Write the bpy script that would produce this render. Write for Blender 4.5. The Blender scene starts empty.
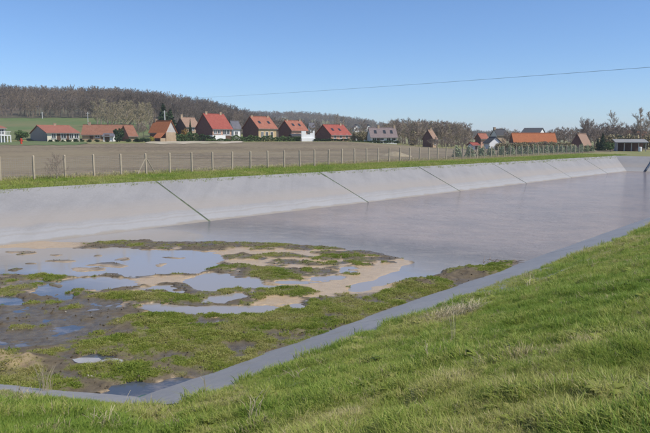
import bpy, bmesh, math, random
import numpy as np
from mathutils import Vector, Matrix, noise as mnoise

rad = math.radians
random.seed(7)
scene = bpy.context.scene
COL = scene.collection

# ------------------------------------------------------------------ camera
FPX, CX, CY, HORIZON, EYE = 632.0, 325.0, 216.5, 139.0, 3.0   # photo is 650 x 433
PITCH = math.atan((CY - HORIZON) / FPX)
cam_d = bpy.data.cameras.new('camera')
cam_d.sensor_width = 36.0
cam_d.lens = FPX / 650.0 * 36.0
cam_d.clip_start = 0.1
cam_d.clip_end = 12000.0
cam = bpy.data.objects.new('camera', cam_d)
cam.location = (0, 0, EYE)
cam.rotation_euler = (math.pi / 2 - PITCH, 0, 0)
COL.objects.link(cam)
scene.camera = cam

# ------------------------------------------------------------------ light
SUN_EL, SUN_AZ = rad(50), rad(112)      # azimuth clockwise from +Y: right and a little behind the camera
world = bpy.data.worlds.new('World')
scene.world = world
world.use_nodes = True
wn = world.node_tree
bg = wn.nodes['Background']
sky = wn.nodes.new('ShaderNodeTexSky')
sky.sky_type = 'NISHITA'
sky.sun_disc = False
sky.sun_elevation = SUN_EL
sky.sun_rotation = SUN_AZ
sky.altitude = 50
sky.air_density = 0.85
sky.dust_density = 0.4
sky.ozone_density = 10.0
wn.links.new(sky.outputs[0], bg.inputs['Color'])
bg.inputs['Strength'].default_value = 0.128
sun_d = bpy.data.lights.new('sun', 'SUN')
sun_d.energy = 4.0
sun_d.angle = rad(0.5)
sun_d.color = (1.0, 0.95, 0.87)
sun = bpy.data.objects.new('sun', sun_d)
sdir = Vector((math.sin(SUN_AZ) * math.cos(SUN_EL), math.cos(SUN_AZ) * math.cos(SUN_EL), math.sin(SUN_EL)))
sun.rotation_euler = (-sdir).to_track_quat('-Z', 'Y').to_euler()
sun.location = (60, -40, 60)
COL.objects.link(sun)
vs = scene.view_settings
vs.view_transform = 'Standard'
vs.look = 'None'
vs.exposure = 0.22
vs.gamma = 1.0
vs.use_curve_mapping = False
scene.cycles.use_denoising = True
scene.cycles.max_bounces = 6
scene.cycles.filter_width = 1.7
scene.cycles.volume_bounces = 1
scene.cycles.transparent_max_bounces = 6

# ------------------------------------------------------------------ frames of reference
AX = rad(40.7)                                   # long axis of the basin, clockwise from +Y
UX, UY = math.sin(AX), math.cos(AX)              # u: along the basin, v: across it, away from the camera
VX, VY = -math.cos(AX), math.sin(AX)
def W(u, v): return (u * UX + v * VX, u * UY + v * VY)
def UV(x, y): return (x * UX + y * UY, x * VX + y * VY)
def ray(px, py):
    x = (px - CX) / FPX; y = -(py - CY) / FPX
    return (x, math.cos(PITCH) + y * math.sin(PITCH), -math.sin(PITCH) + y * math.cos(PITCH))
def on_z(px, py, z):
    r = ray(px, py); t = (z - EYE) / r[2]
    return (r[0] * t, r[1] * t)
def at_d(px, py, d):                             # world point d metres ahead
    r = ray(px, py); t = d / r[1]
    return (r[0] * t, d, EYE + r[2] * t)

def sstep(a, b, x):
    t = np.clip((np.asarray(x, float) - a) / (b - a), 0, 1)
    return t * t * (3 - 2 * t)
def _hash(ix, iy, seed):
    h = (ix.astype(np.int64) * 374761393 + iy.astype(np.int64) * 668265263 + seed * 974634777) & 0xFFFFFFFF
    h = ((h ^ (h >> 13)) * 1274126177) & 0xFFFFFFFF
    return ((h ^ (h >> 16)) & 0xFFFF) / 65535.0
def vnoise(x, y, seed=0):
    x = np.asarray(x, float); y = np.asarray(y, float)
    ix = np.floor(x); iy = np.floor(y); fx = x - ix; fy = y - iy
    fx = fx * fx * (3 - 2 * fx); fy = fy * fy * (3 - 2 * fy)
    a = _hash(ix, iy, seed); b = _hash(ix + 1, iy, seed); c = _hash(ix, iy + 1, seed); d = _hash(ix + 1, iy + 1, seed)
    return (a + (b - a) * fx) * (1 - fy) + (c + (d - c) * fx) * fy
def fbm(x, y, seed=0, octv=4):
    s = 0; a = 0.5; t = 0
    for i in range(octv):
        s = s + a * vnoise(np.asarray(x) * 2 ** i, np.asarray(y) * 2 ** i, seed + i * 17); t += a; a *= 0.5
    return s / t

# ------------------------------------------------------------------ terrain
WATER_Z = -2.63
def crest_v(u): return 41.0 - 0.045 * np.clip(np.asarray(u, float) - 16, -60, 110)
def foot_v(u): return 34.7 - 0.022 * np.clip(np.asarray(u, float) - 16, -60, 110)
END_P = (6.75, 11.0); END_D = (-0.46, 0.888); END_N = (-0.888, -0.46)   # edge of the basin's near end
FAR_U0, FAR_U1 = 119.0, 125.0
def end_s(u, v): return (u - END_P[0]) * END_N[0] + (v - END_P[1]) * END_N[1]
# skyline of the wooded hills, (photo x, photo y)
SKY_X = [-300, -100, 0, 50, 100, 140, 180, 210, 240, 262, 290, 330, 380, 430]
SKY_Y = [92, 88, 87, 91, 91.5, 93, 97, 102, 108, 114, 124, 132, 138, 139]
SK2_X = [-200, 100, 200, 250, 300, 340, 370, 400, 440, 520, 700, 1000]
SK2_Y = [118, 112, 111, 112, 112.5, 116, 121, 126, 130, 133, 134, 134]
def terrain(x, y):
    x = np.asarray(x, float); y = np.asarray(y, float)
    u, v = x * UX + y * UY, x * VX + y * VY
    yy = np.maximum(y, 1.0)
    px = CX + FPX * (x / yy) / 0.9926
    left = 1 - sstep(330, 470, px)
    rise = 2.4 * sstep(60, 200, y) * left
    rise = rise + np.clip(y - 195, 0, 200) * 0.075 * (1 - sstep(110, 300, px)) * (y > 0)
    e1 = (HORIZON - np.interp(px, SKY_X, SKY_Y)) / FPX
    r1 = np.maximum(e1 * 620 - 11, 0)
    hill1 = r1 * sstep(300, 620, y) * (1 - 0.7 * sstep(640, 1000, y))
    e2 = (HORIZON - np.interp(px, SK2_X, SK2_Y)) / FPX
    r2 = np.maximum(e2 * 1350 - 11, 0)
    hill2 = r2 * sstep(650, 1350, y)
    z = rise * np.where(y > 250, 1 - 0.85 * sstep(330, 620, y), 1) + np.maximum(hill1, hill2)
    out = np.where(v > 44, z, 0)
    return out
def ground(x, y):
    x = np.asarray(x, float); y = np.asarray(y, float)
    u, v = x * UX + y * UY, x * VX + y * VY
    near = np.minimum(-2.2 - 0.36 * (v - 10.0), 1.55)
    end = np.minimum(-2.34 + 0.34 * (end_s(u, v) - 0.0), 0.25)
    cv, fv = crest_v(u), foot_v(u)
    far = np.minimum(-0.2 + (v - cv) * 2.43 / (cv - fv), -0.2 + np.clip((v - cv) * 0.07, 0, 0.2))
    fe = np.minimum(-0.2 + (u - FAR_U1) * 2.43 / (FAR_U1 - FAR_U0), np.clip(-0.2 + (u - FAR_U1) * 0.1, -0.2, 0.0))
    h = np.maximum(np.maximum(near, end), np.maximum(np.maximum(far, fe), -2.95))
    lumpz = 0.30 * (fbm(x * 0.45, y * 0.45, 601, 3) - 0.5) + 0.10 * (fbm(x * 1.9, y * 1.9, 607, 3) - 0.5)
    h = h + lumpz * (1 - sstep(5.2, 6.8, v)) * sstep(1.3, 2.6, end_s(u, v) + np.maximum(0, 8 - v))
    h = np.where(v > 44, 0.0, h)
    return h + terrain(x, y)
def gz(x, y): return float(ground(x, y))

# ------------------------------------------------------------------ materials
MATS = {}
def new_mat(name):
    m = bpy.data.materials.new(name); m.use_nodes = True
    MATS[name] = m
    return m, m.node_tree, m.node_tree.nodes['Principled BSDF']
def node(nt, t, **kw):
    n = nt.nodes.new(t)
    for k, v in kw.items(): setattr(n, k, v)
    return n
def noise_node(nt, vec, scale, detail=4, rough=0.55):
    n = node(nt, 'ShaderNodeTexNoise'); n.inputs['Scale'].default_value = scale
    n.inputs['Detail'].default_value = detail; n.inputs['Roughness'].default_value = rough
    if vec is not None: nt.links.new(vec, n.inputs['Vector'])
    return n
def ramp(nt, fac, stops):
    r = node(nt, 'ShaderNodeValToRGB')
    el = r.color_ramp.elements
    while len(el) < len(stops): el.new(0.5)
    for e, (p, c) in zip(el, stops): e.position = p; e.color = (*c, 1)
    nt.links.new(fac, r.inputs[0])
    return r
def mixc(nt, fac, a, b, mode='MIX'):
    m = node(nt, 'ShaderNodeMix', data_type='RGBA', blend_type=mode)
    for s, v in ((0, fac), (6, a), (7, b)):
        if isinstance(v, (int, float)): m.inputs[s].default_value = v
        elif isinstance(v, tuple): m.inputs[s].default_value = (*v, 1)
        else: nt.links.new(v, m.inputs[s])
    return m.outputs[2]
def bump(nt, bs, h, strength, dist):
    b = node(nt, 'ShaderNodeBump'); b.inputs['Strength'].default_value = strength; b.inputs['Distance'].default_value = dist
    nt.links.new(h, b.inputs['Height']); nt.links.new(b.outputs[0], bs.inputs['Normal'])
    return b
def pos(nt): return node(nt, 'ShaderNodeNewGeometry').outputs['Position']

def surf(name, c1, c2, scale, rough=0.85, c3=None, scale2=None, bmp=0.0, bdist=0.02, c4=None, spec=0.3):
    """mottled matte surface of two or three tones"""
    m, nt, bs = new_mat(name)
    p = pos(nt)
    n = noise_node(nt, p, scale, 6, 0.65)
    r = ramp(nt, n.outputs[0], [(0.3, c1), (0.7, c2)])
    c = r.outputs[0]
    if c3:
        n2 = noise_node(nt, p, scale2 or scale * 0.15, 3)
        f = ramp(nt, n2.outputs[0], [(0.42, (0, 0, 0)), (0.62, (1, 1, 1))])
        c = mixc(nt, f.outputs[0], c, c3)
    nt.links.new(c, bs.inputs['Base Color'])
    bs.inputs['Roughness'].default_value = rough
    bs.inputs['Specular IOR Level'].default_value = spec
    if bmp: bump(nt, bs, n.outputs[0], bmp, bdist)
    return m

def roof_mat(name, c1, c2, c3):
    m, nt, bs = new_mat(name)
    p = pos(nt)
    n = noise_node(nt, p, 0.9, 5, 0.7)
    r = ramp(nt, n.outputs[0], [(0.3, c1), (0.55, c2), (0.75, c3)])
    n2 = noise_node(nt, p, 7.0, 2, 0.6)
    c = mixc(nt, 0.5, r.outputs[0], ramp(nt, n2.outputs[0], [(0.35, tuple(x * 0.45 for x in c1)), (0.65, tuple(min(1, x * 1.25) for x in c2))]).outputs[0])
    w = node(nt, 'ShaderNodeTexWave', wave_type='BANDS', bands_direction='Z'); w.inputs['Scale'].default_value = 1.4
    w.inputs['Distortion'].default_value = 0.6
    nt.links.new(p, w.inputs['Vector'])
    nt.links.new(c, bs.inputs['Base Color'])
    bs.inputs['Roughness'].default_value = 0.9; bs.inputs['Specular IOR Level'].default_value = 0.2
    bump(nt, bs, w.outputs['Fac'], 0.5, 0.05)
    return m

M_ground = surf('grass_soil', (0.13, 0.15, 0.04), (0.21, 0.21, 0.07), 1.3, 0.95, (0.26, 0.22, 0.10), 0.12, 0.6, 0.06)
M_meadow = surf('meadow_green', (0.085, 0.125, 0.038), (0.12, 0.16, 0.052), 0.25, 0.95, (0.15, 0.15, 0.06), 0.03, 0.5, 0.1)
M_litter = surf('leaf_litter', (0.08, 0.06, 0.045), (0.13, 0.10, 0.075), 0.2, 0.95, (0.09, 0.085, 0.05), 0.02)
M_track = surf('pale_earth', (0.42, 0.34, 0.25), (0.55, 0.47, 0.36), 0.8, 0.95, (0.28, 0.25, 0.14), 0.25)
M_hill = M_litter

# ploughed field
m, nt, bs = new_mat('ploughed_earth'); M_field = m
p = pos(nt)
mp = node(nt, 'ShaderNodeMapping'); mp.inputs['Rotation'].default_value = (0, 0, rad(-58))
mp.inputs['Scale'].default_value = (0.02, 0.45, 1)
nt.links.new(p, mp.inputs[0])
n1 = noise_node(nt, mp.outputs[0], 1.0, 5, 0.6)
n2 = noise_node(nt, p, 1.1, 8, 0.8)
n3 = noise_node(nt, p, 0.035, 3)
c = ramp(nt, n2.outputs[0], [(0.38, (0.085, 0.064, 0.042)), (0.60, (0.32, 0.25, 0.165))]).outputs[0]
c = mixc(nt, ramp(nt, n1.outputs[0], [(0.42, (0, 0, 0)), (0.6, (0.85, 0.85, 0.85))]).outputs[0], c, (0.13, 0.105, 0.065))
c = mixc(nt, ramp(nt, n3.outputs[0], [(0.42, (0, 0, 0)), (0.6, (0.75, 0.75, 0.75))]).outputs[0], c, (0.24, 0.195, 0.12))
nt.links.new(c, bs.inputs['Base Color']); bs.inputs['Roughness'].default_value = 0.95; bs.inputs['Specular IOR Level'].default_value = 0.15
bump(nt, bs, n2.outputs[0], 0.5, 0.12)

# basin lining: weathered grey, brownish drift band, whitish band left by the water
def lining_mat(name, far):
    m, nt, bs = new_mat(name)
    p = pos(nt)
    sx = node(nt, 'ShaderNodeSeparateXYZ'); nt.links.new(p, sx.inputs[0])
    n1 = noise_node(nt, p, 0.35, 6, 0.6)
    n2 = noise_node(nt, p, 9.0, 4, 0.7)
    base = ramp(nt, n1.outputs[0], [(0.3, (0.235, 0.226, 0.222)), (0.7, (0.29, 0.278, 0.268))]).outputs[0]
    base = mixc(nt, 0.25, base, ramp(nt, n2.outputs[0], [(0.3, (0.17, 0.165, 0.16)), (0.7, (0.35, 0.335, 0.325))]).outputs[0])
    # run-off streaks down the slope (fine across the basin's length)
    mp = node(nt, 'ShaderNodeMapping'); mp.inputs['Rotation'].default_value = (0, 0, -(math.pi / 2 - AX))
    mp.inputs['Scale'].default_value = (0.9, 0.05, 0.05)
    nt.links.new(p, mp.inputs[0])
    st = noise_node(nt, mp.outputs[0], 1.0, 5, 0.7)
    base = mixc(nt, ramp(nt, st.outputs[0], [(0.5, (0, 0, 0)), (0.72, (0.3, 0.3, 0.3))]).outputs[0], base, (0.345, 0.33, 0.315))
    base = mixc(nt, ramp(nt, st.outputs[0], [(0.3, (0.35,) * 3), (0.46, (0, 0, 0))]).outputs[0], base, (0.185, 0.178, 0.168))
    blot = noise_node(nt, p, 0.9, 6, 0.75)
    base = mixc(nt, ramp(nt, blot.outputs[0], [(0.52, (0, 0, 0)), (0.68, (0.25,) * 3)]).outputs[0], base, (0.20, 0.19, 0.17))
    if far:
        zz = node(nt, 'ShaderNodeMath', operation='MULTIPLY_ADD')
        nn = noise_node(nt, p, 0.5, 4, 0.6)
        nt.links.new(nn.outputs[0], zz.inputs[0]); zz.inputs[1].default_value = 0.35; nt.links.new(sx.outputs[2], zz.inputs[2])
        def band(stops):
            mr = node(nt, 'ShaderNodeMapRange'); mr.inputs[1].default_value = -2.8; mr.inputs[2].default_value = 0.2
            nt.links.new(zz.outputs[0], mr.inputs[0])
            return ramp(nt, mr.outputs[0], stops).outputs[0]
        # z -2.55 .. -2.0 white, -2.0 .. -1.4 brownish
        k = lambda z: (z + 0.17 + 2.8) / 3.0
        brown = band([(k(-2.0), (0, 0, 0)), (k(-1.85), (0.75,) * 3), (k(-1.55), (0.55,) * 3), (k(-1.1), (0, 0, 0))])
        base = mixc(nt, brown, base, (0.31, 0.275, 0.24))
        white = band([(k(-2.75), (0.5,) * 3), (k(-2.5), (0.45,) * 3), (k(-2.15), (0.38,) * 3), (k(-1.9), (0, 0, 0))])
        base = mixc(nt, white, base, (0.385, 0.378, 0.37))
        tide = node(nt, 'ShaderNodeTexNoise', noise_dimensions='1D'); tide.inputs['Scale'].default_value = 9.0; tide.inputs['Detail'].default_value = 4.0
        nt.links.new(zz.outputs[0], tide.inputs['W'])
        lowz = band([(k(-2.0), (1, 1, 1)), (k(-1.2), (0, 0, 0))])
        tm = node(nt, 'ShaderNodeMath', operation='MULTIPLY'); nt.links.new(ramp(nt, tide.outputs[0], [(0.5, (0, 0, 0)), (0.62, (0.3,) * 3)]).outputs[0], tm.inputs[0]); nt.links.new(lowz, tm.inputs[1])
        base = mixc(nt, tm.outputs[0], base, (0.25, 0.225, 0.19))
        scum = band([(k(-2.66), (0.85,) * 3), (k(-2.58), (0.6,) * 3), (k(-2.5), (0, 0, 0))])
        base = mixc(nt, scum, base, (0.26, 0.22, 0.17))
    else:
        n4 = noise_node(nt, p, 2.2, 5, 0.7)
        base = mixc(nt, ramp(nt, n4.outputs[0], [(0.45, (0, 0, 0)), (0.7, (0.6,) * 3)]).outputs[0], base, (0.19, 0.195, 0.205))
        n5 = noise_node(nt, p, 0.8, 4, 0.7)
        base = mixc(nt, ramp(nt, n5.outputs[0], [(0.58, (0, 0, 0)), (0.72, (0.5,) * 3)]).outputs[0], base, (0.22, 0.19, 0.13))
    nt.links.new(base, bs.inputs['Base Color'])
    bs.inputs['Roughness'].default_value = 0.8 if far else 0.55
    bs.inputs['Specular IOR Level'].default_value = 0.3
    bump(nt, bs, n2.outputs[0], 0.25, 0.02)
    return m
M_lining = lining_mat('weathered_lining', True)
M_strip = lining_mat('wet_lining', False)
M_moss = surf('mossy_joint', (0.07, 0.09, 0.05), (0.13, 0.15, 0.085), 3.0)

# water: turbid, light wind ripples where it is open, still between the mud banks
m, nt, bs = new_mat('turbid_water'); M_water = m
p = pos(nt)
bs.inputs['Base Color'].default_value = (0.25, 0.21, 0.195, 1)
bs.inputs['Roughness'].default_value = 0.05
bs.inputs['IOR'].default_value = 1.333
mp = node(nt, 'ShaderNodeMapping'); mp.inputs['Rotation'].default_value = (0, 0, rad(25)); mp.inputs['Scale'].default_value = (0.9, 1.5, 1)
nt.links.new(p, mp.inputs[0])
r1 = noise_node(nt, mp.outputs[0], 0.9, 7, 0.72)
sed = noise_node(nt, p, 0.22, 7, 0.7)
nt.links.new(ramp(nt, sed.outputs[0], [(0.38, (0.215, 0.19, 0.19)), (0.62, (0.32, 0.26, 0.235))]).outputs[0], bs.inputs['Base Color'])
b1 = node(nt, 'ShaderNodeBump'); b1.inputs['Distance'].default_value = 0.3
nt.links.new(r1.outputs[0], b1.inputs['Height'])
dt = node(nt, 'ShaderNodeVectorMath', operation='DOT_PRODUCT'); dt.inputs[1].default_value = (UX, UY, 0)
nt.links.new(p, dt.inputs[0])
wob = noise_node(nt, p, 0.25, 3)
ad = node(nt, 'ShaderNodeMath', operation='MULTIPLY_ADD'); ad.inputs[1].default_value = 5.0
nt.links.new(wob.outputs[0], ad.inputs[0]); nt.links.new(dt.outputs['Value'], ad.inputs[2])
mr = node(nt, 'ShaderNodeMapRange'); mr.inputs[1].default_value = 25.0; mr.inputs[2].default_value = 30.0
mr.inputs[3].default_value = 0.02; mr.inputs[4].default_value = 1.0
nt.links.new(ad.outputs[0], mr.inputs[0]); nt.links.new(mr.outputs[0], b1.inputs['Strength'])
nt.links.new(b1.outputs[0], bs.inputs['Normal'])
shal = node(nt, 'ShaderNodeMapRange'); shal.inputs[1].default_value = 24.0; shal.inputs[2].default_value = 31.0; shal.inputs[3].default_value = 1.0; shal.inputs[4].default_value = 0.0
corner = node(nt, 'ShaderNodeMapRange'); corner.inputs[1].default_value = 12.0; corner.inputs[2].default_value = 15.5; corner.inputs[3].default_value = 0.0; corner.inputs[4].default_value = 1.0
clear = node(nt, 'ShaderNodeMath', operation='MULTIPLY')
nt.links.new(ad.outputs[0], shal.inputs[0]); nt.links.new(ad.outputs[0], corner.inputs[0])
nt.links.new(shal.outputs[0], clear.inputs[0]); nt.links.new(corner.outputs[0], clear.inputs[1])
old = bs.inputs['Base Color'].links[0].from_socket
edge_c = node(nt, 'ShaderNodeMapRange'); edge_c.inputs[1].default_value = 27.0; edge_c.inputs[2].default_value = 34.0; edge_c.inputs[3].default_value = 0.0; edge_c.inputs[4].default_value = 1.0
nt.links.new(ad.outputs[0], edge_c.inputs[0])
old = mixc(nt, ramp(nt, edge_c.outputs[0], [(0.0, (0.85,) * 3), (0.3, (0.75,) * 3), (1.0, (0, 0, 0))]).outputs[0], old, (0.035, 0.055, 0.08))
fs = noise_node(nt, mp.outputs[0], 0.9, 6, 0.75)
old = mixc(nt, ramp(nt, fs.outputs[0], [(0.5, (0, 0, 0)), (0.66, (0.5,) * 3)]).outputs[0], old, (0.34, 0.29, 0.25))
nt.links.new(mixc(nt, clear.outputs[0], old, (0.30, 0.27, 0.24)), bs.inputs['Base Color'])

# silt bed, driven by painted-on deposits (vertex attributes: moss, sand, wet)
m, nt, bs = new_mat('silt'); M_silt = m
p = pos(nt)
def attr(nt, n):
    a = node(nt, 'ShaderNodeAttribute'); a.attribute_name = n; return a.outputs['Fac']
n1 = noise_node(nt, p, 3.5, 6, 0.7); n2 = noise_node(nt, p, 16.0, 4, 0.7)
mud = ramp(nt, n1.outputs[0], [(0.3, (0.075, 0.056, 0.034)), (0.7, (0.165, 0.13, 0.08))]).outputs[0]
mossc = ramp(nt, n2.outputs[0], [(0.3, (0.12, 0.125, 0.035)), (0.55, (0.225, 0.23, 0.06)), (0.75, (0.31, 0.30, 0.10))]).outputs[0]
sandc = ramp(nt, n1.outputs[0], [(0.3, (0.40, 0.285, 0.165)), (0.7, (0.50, 0.37, 0.225))]).outputs[0]
c = mixc(nt, attr(nt, 'moss'), mud, mossc)
c = mixc(nt, attr(nt, 'sand'), c, sandc)
nt.links.new(c, bs.inputs['Base Color'])
rr = node(nt, 'ShaderNodeMapRange'); rr.inputs[3].default_value = 0.95; rr.inputs[4].default_value = 0.22
nt.links.new(attr(nt, 'wet'), rr.inputs[0]); nt.links.new(rr.outputs[0], bs.inputs['Roughness'])
bs.inputs['Specular IOR Level'].default_value = 0.3
bump(nt, bs, n2.outputs[0], 0.7, 0.03)

def foliage(name, c1, c2, c3=None, var='object', transl=0.0, rough=0.7):
    m, nt, bs = new_mat(name)
    p = pos(nt)
    n = noise_node(nt, p, 0.9, 3, 0.6)
    g = node(nt, 'ShaderNodeNewGeometry')
    c = ramp(nt, g.outputs['Random Per Island'], [(0.1, c1), (0.9, c2)]).outputs[0]
    if c3: c = mixc(nt, ramp(nt, n.outputs[0], [(0.4, (0, 0, 0)), (0.65, (0.8,) * 3)]).outputs[0], c, c3)
    nt.links.new(c, bs.inputs['Base Color'])
    bs.inputs['Roughness'].default_value = rough; bs.inputs['Specular IOR Level'].default_value = 0.25
    return m
M_bark = foliage('bare_bark', (0.20, 0.16, 0.125), (0.30, 0.245, 0.195), rough=0.9)
M_twig = foliage('bare_twigs', (0.30, 0.235, 0.18), (0.44, 0.36, 0.275), (0.36, 0.29, 0.215), rough=0.9)
M_twig_pale = foliage('pale_twigs', (0.30, 0.245, 0.155), (0.42, 0.35, 0.23), (0.31, 0.26, 0.15), rough=0.9)
M_twig_dark = foliage('dark_twigs', (0.20, 0.155, 0.12), (0.31, 0.245, 0.195), rough=0.9)
M_wood = foliage('hill_twigs', (0.135, 0.104, 0.083), (0.24, 0.19, 0.15), (0.175, 0.142, 0.108), rough=0.95)
nt = M_wood.node_tree; bs = nt.nodes['Principled BSDF']
a_ = node(nt, 'ShaderNodeAttribute'); a_.attribute_name = 'tint'; a_.attribute_type = 'INSTANCER'
old = bs.inputs['Base Color'].links[0].from_socket
nt.links.new(mixc(nt, 1.0, old, ramp(nt, a_.outputs['Fac'], [(0.15, (0.62, 0.60, 0.60)), (0.5, (0.95, 0.93, 0.9)), (0.85, (1.25, 1.18, 1.02))]).outputs[0], 'MULTIPLY'), bs.inputs['Base Color'])
M_everg = foliage('evergreen', (0.022, 0.045, 0.018), (0.05, 0.085, 0.03))
M_hedge = foliage('hedge_green', (0.06, 0.10, 0.03), (0.11, 0.165, 0.05))
M_shrub = foliage('dull_shrub', (0.21, 0.175, 0.09), (0.34, 0.28, 0.155))
M_young = foliage('young_conifer', (0.21, 0.25, 0.14), (0.33, 0.37, 0.21))
M_yellow = foliage('yellow_bush', (0.24, 0.22, 0.03), (0.36, 0.31, 0.05))
M_ochre = foliage('ochre_bush', (0.20, 0.12, 0.03), (0.30, 0.19, 0.05))
M_straw = foliage('dry_straw', (0.42, 0.35, 0.22), (0.58, 0.50, 0.34))

# grass blades: colour follows the patch the tuft grows in
def grass_mat(name, stops, tip):
    m, nt, bs = new_mat(name)
    a = node(nt, 'ShaderNodeAttribute'); a.attribute_name = 'tint'; a.attribute_type = 'INSTANCER'
    g = node(nt, 'ShaderNodeNewGeometry')
    mx = node(nt, 'ShaderNodeMath', operation='MULTIPLY_ADD'); mx.inputs[1].default_value = 0.22
    nt.links.new(g.outputs['Random Per Island'], mx.inputs[0]); nt.links.new(a.outputs['Fac'], mx.inputs[2])
    c = ramp(nt, mx.outputs[0], stops).outputs[0]
    nt.links.new(c, bs.inputs['Base Color'])
    bs.inputs['Roughness'].default_value = 0.55; bs.inputs['Specular IOR Level'].default_value = 0.3
    tr = node(nt, 'ShaderNodeBsdfTranslucent'); nt.links.new(c, tr.inputs[0])
    ms = node(nt, 'ShaderNodeMixShader'); ms.inputs[0].default_value = 0.42
    out = nt.nodes['Material Output']
    nt.links.new(bs.outputs[0], ms.inputs[1]); nt.links.new(tr.outputs[0], ms.inputs[2]); nt.links.new(ms.outputs[0], out.inputs[0])
    return m
M_grass = grass_mat('grass_blades', [(0.05, (0.195, 0.30, 0.042)), (0.35, (0.325, 0.385, 0.075)), (0.65, (0.44, 0.42, 0.135)), (0.85, (0.55, 0.475, 0.25)), (1.0, (0.48, 0.40, 0.23))], (1, 1, 1))
M_weed = grass_mat('bed_weed', [(0.1, (0.19, 0.26, 0.035)), (0.5, (0.31, 0.345, 0.065)), (0.9, (0.40, 0.37, 0.13))], (1, 1, 1))

R_orange = roof_mat('roof_orange', (0.24, 0.09, 0.058), (0.36, 0.142, 0.092), (0.39, 0.20, 0.14))
R_red = roof_mat('roof_red', (0.24, 0.06, 0.045), (0.345, 0.092, 0.067), (0.36, 0.14, 0.10))
R_vivid = roof_mat('roof_vivid_orange', (0.36, 0.12, 0.05), (0.44, 0.155, 0.065), (0.34, 0.135, 0.07))
R_brown = roof_mat('roof_brown', (0.24, 0.15, 0.105), (0.33, 0.215, 0.15), (0.27, 0.19, 0.14))
R_rust = roof_mat('roof_rust', (0.20, 0.09, 0.055), (0.29, 0.135, 0.085), (0.31, 0.18, 0.125))
R_slate = roof_mat('roof_slate', (0.11, 0.105, 0.115), (0.16, 0.155, 0.17), (0.19, 0.18, 0.19))
R_mauve = roof_mat('roof_mauve_slate', (0.19, 0.145, 0.135), (0.25, 0.195, 0.185), (0.22, 0.18, 0.175))
R_dark = roof_mat('roof_dark', (0.05, 0.05, 0.055), (0.075, 0.075, 0.08), (0.09, 0.085, 0.09))
Wl_cream = surf('wall_cream', (0.66, 0.59, 0.44), (0.74, 0.67, 0.52), 0.6)
Wl_white = surf('wall_white', (0.70, 0.69, 0.66), (0.80, 0.79, 0.76), 0.6)
Wl_grey = surf('wall_grey_block', (0.25, 0.24, 0.235), (0.31, 0.30, 0.295), 1.2)
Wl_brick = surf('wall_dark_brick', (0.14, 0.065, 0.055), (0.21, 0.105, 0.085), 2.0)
Wl_pink = surf('wall_pink_brick', (0.46, 0.25, 0.17), (0.56, 0.34, 0.24), 1.5)
Wl_yellow = surf('wall_yellow_brick', (0.46, 0.33, 0.17), (0.54, 0.40, 0.23), 1.5)
Wl_tan = surf('wall_tan', (0.36, 0.26, 0.17), (0.46, 0.34, 0.23), 1.0)
Wl_board = surf('grey_boards', (0.40, 0.37, 0.34), (0.52, 0.48, 0.44), 1.2)
M_frame = surf('white_frame', (0.72, 0.71, 0.68), (0.8, 0.79, 0.77), 3)
M_door = surf('dark_door', (0.09, 0.05, 0.035), (0.14, 0.08, 0.05), 2)
M_post = surf('concrete_post', (0.33, 0.275, 0.195), (0.44, 0.37, 0.27), 2.5, 0.9)
M_wire = surf('galvanised_wire', (0.30, 0.30, 0.30), (0.36, 0.36, 0.36), 5, 0.5)
M_cable = surf('dark_cable', (0.03, 0.03, 0.035), (0.05, 0.05, 0.055), 5, 0.6)
M_pale = surf('pale_pole', (0.55, 0.53, 0.50), (0.65, 0.63, 0.6), 2)
M_redp = surf('red_paint', (0.55, 0.05, 0.025), (0.62, 0.07, 0.03), 2, 0.5)
M_black = surf('dark_paint', (0.02, 0.02, 0.022), (0.035, 0.035, 0.04), 2, 0.6)
M_sheet = surf('grey_sheet', (0.22, 0.215, 0.20), (0.30, 0.29, 0.27), 0.8, 0.7)
M_pipe = surf('dark_blue_pipe', (0.03, 0.045, 0.07), (0.045, 0.06, 0.09), 3, 0.45)
M_stone = surf('pale_stone', (0.28, 0.25, 0.21), (0.45, 0.41, 0.35), 8, 0.9)
m, nt, bs = new_mat('window_glass'); M_glass = m
bs.inputs['Base Color'].default_value = (0.025, 0.03, 0.035, 1); bs.inputs['Roughness'].default_value = 0.08

# ------------------------------------------------------------------ object helpers
def link(name, me, parent=None, mat=None):
    o = bpy.data.objects.new(name, me); COL.objects.link(o)
    if parent is not None: o.parent = parent
    if mat is not None and me is not None and len(me.materials) == 0: me.materials.append(mat)
    return o
def empty(name, loc=(0, 0, 0), rz=0.0):
    o = bpy.data.objects.new(name, None); COL.objects.link(o)
    o.location = loc; o.rotation_euler = (0, 0, rz); o.empty_display_size = 0.5
    return o
def tag(o, label, cat, group=None):
    o['label'] = label; o['category'] = cat
    if group: o['group'] = group
    return o
def structure(o, kind='structure'):
    o['kind'] = kind; return o
def mesh_np(name, V, Fq, mat=None, smooth=True):
    """V (n,3) array, Fq (m,k) index array with constant k"""
    V = np.ascontiguousarray(V, dtype=np.float32); Fq = np.ascontiguousarray(Fq, dtype=np.int32)
    me = bpy.data.meshes.new(name)
    me.vertices.add(len(V)); me.vertices.foreach_set('co', V.ravel())
    k = Fq.shape[1]
    me.loops.add(Fq.size); me.loops.foreach_set('vertex_index', Fq.ravel())
    me.polygons.add(len(Fq)); me.polygons.foreach_set('loop_start', np.arange(0, Fq.size, k, dtype=np.int32))
    me.update(calc_edges=True); me.validate()
    me.polygons.foreach_set('use_smooth', np.full(len(me.polygons), smooth, dtype=bool))
    if mat: me.materials.append(mat)
    return me
def grid_faces(nu, nv):
    i = np.arange(nu - 1)[:, None] * nv + np.arange(nv - 1)[None, :]
    i = i.ravel()
    return np.stack([i, i + nv, i + nv + 1, i + 1], 1)
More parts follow.
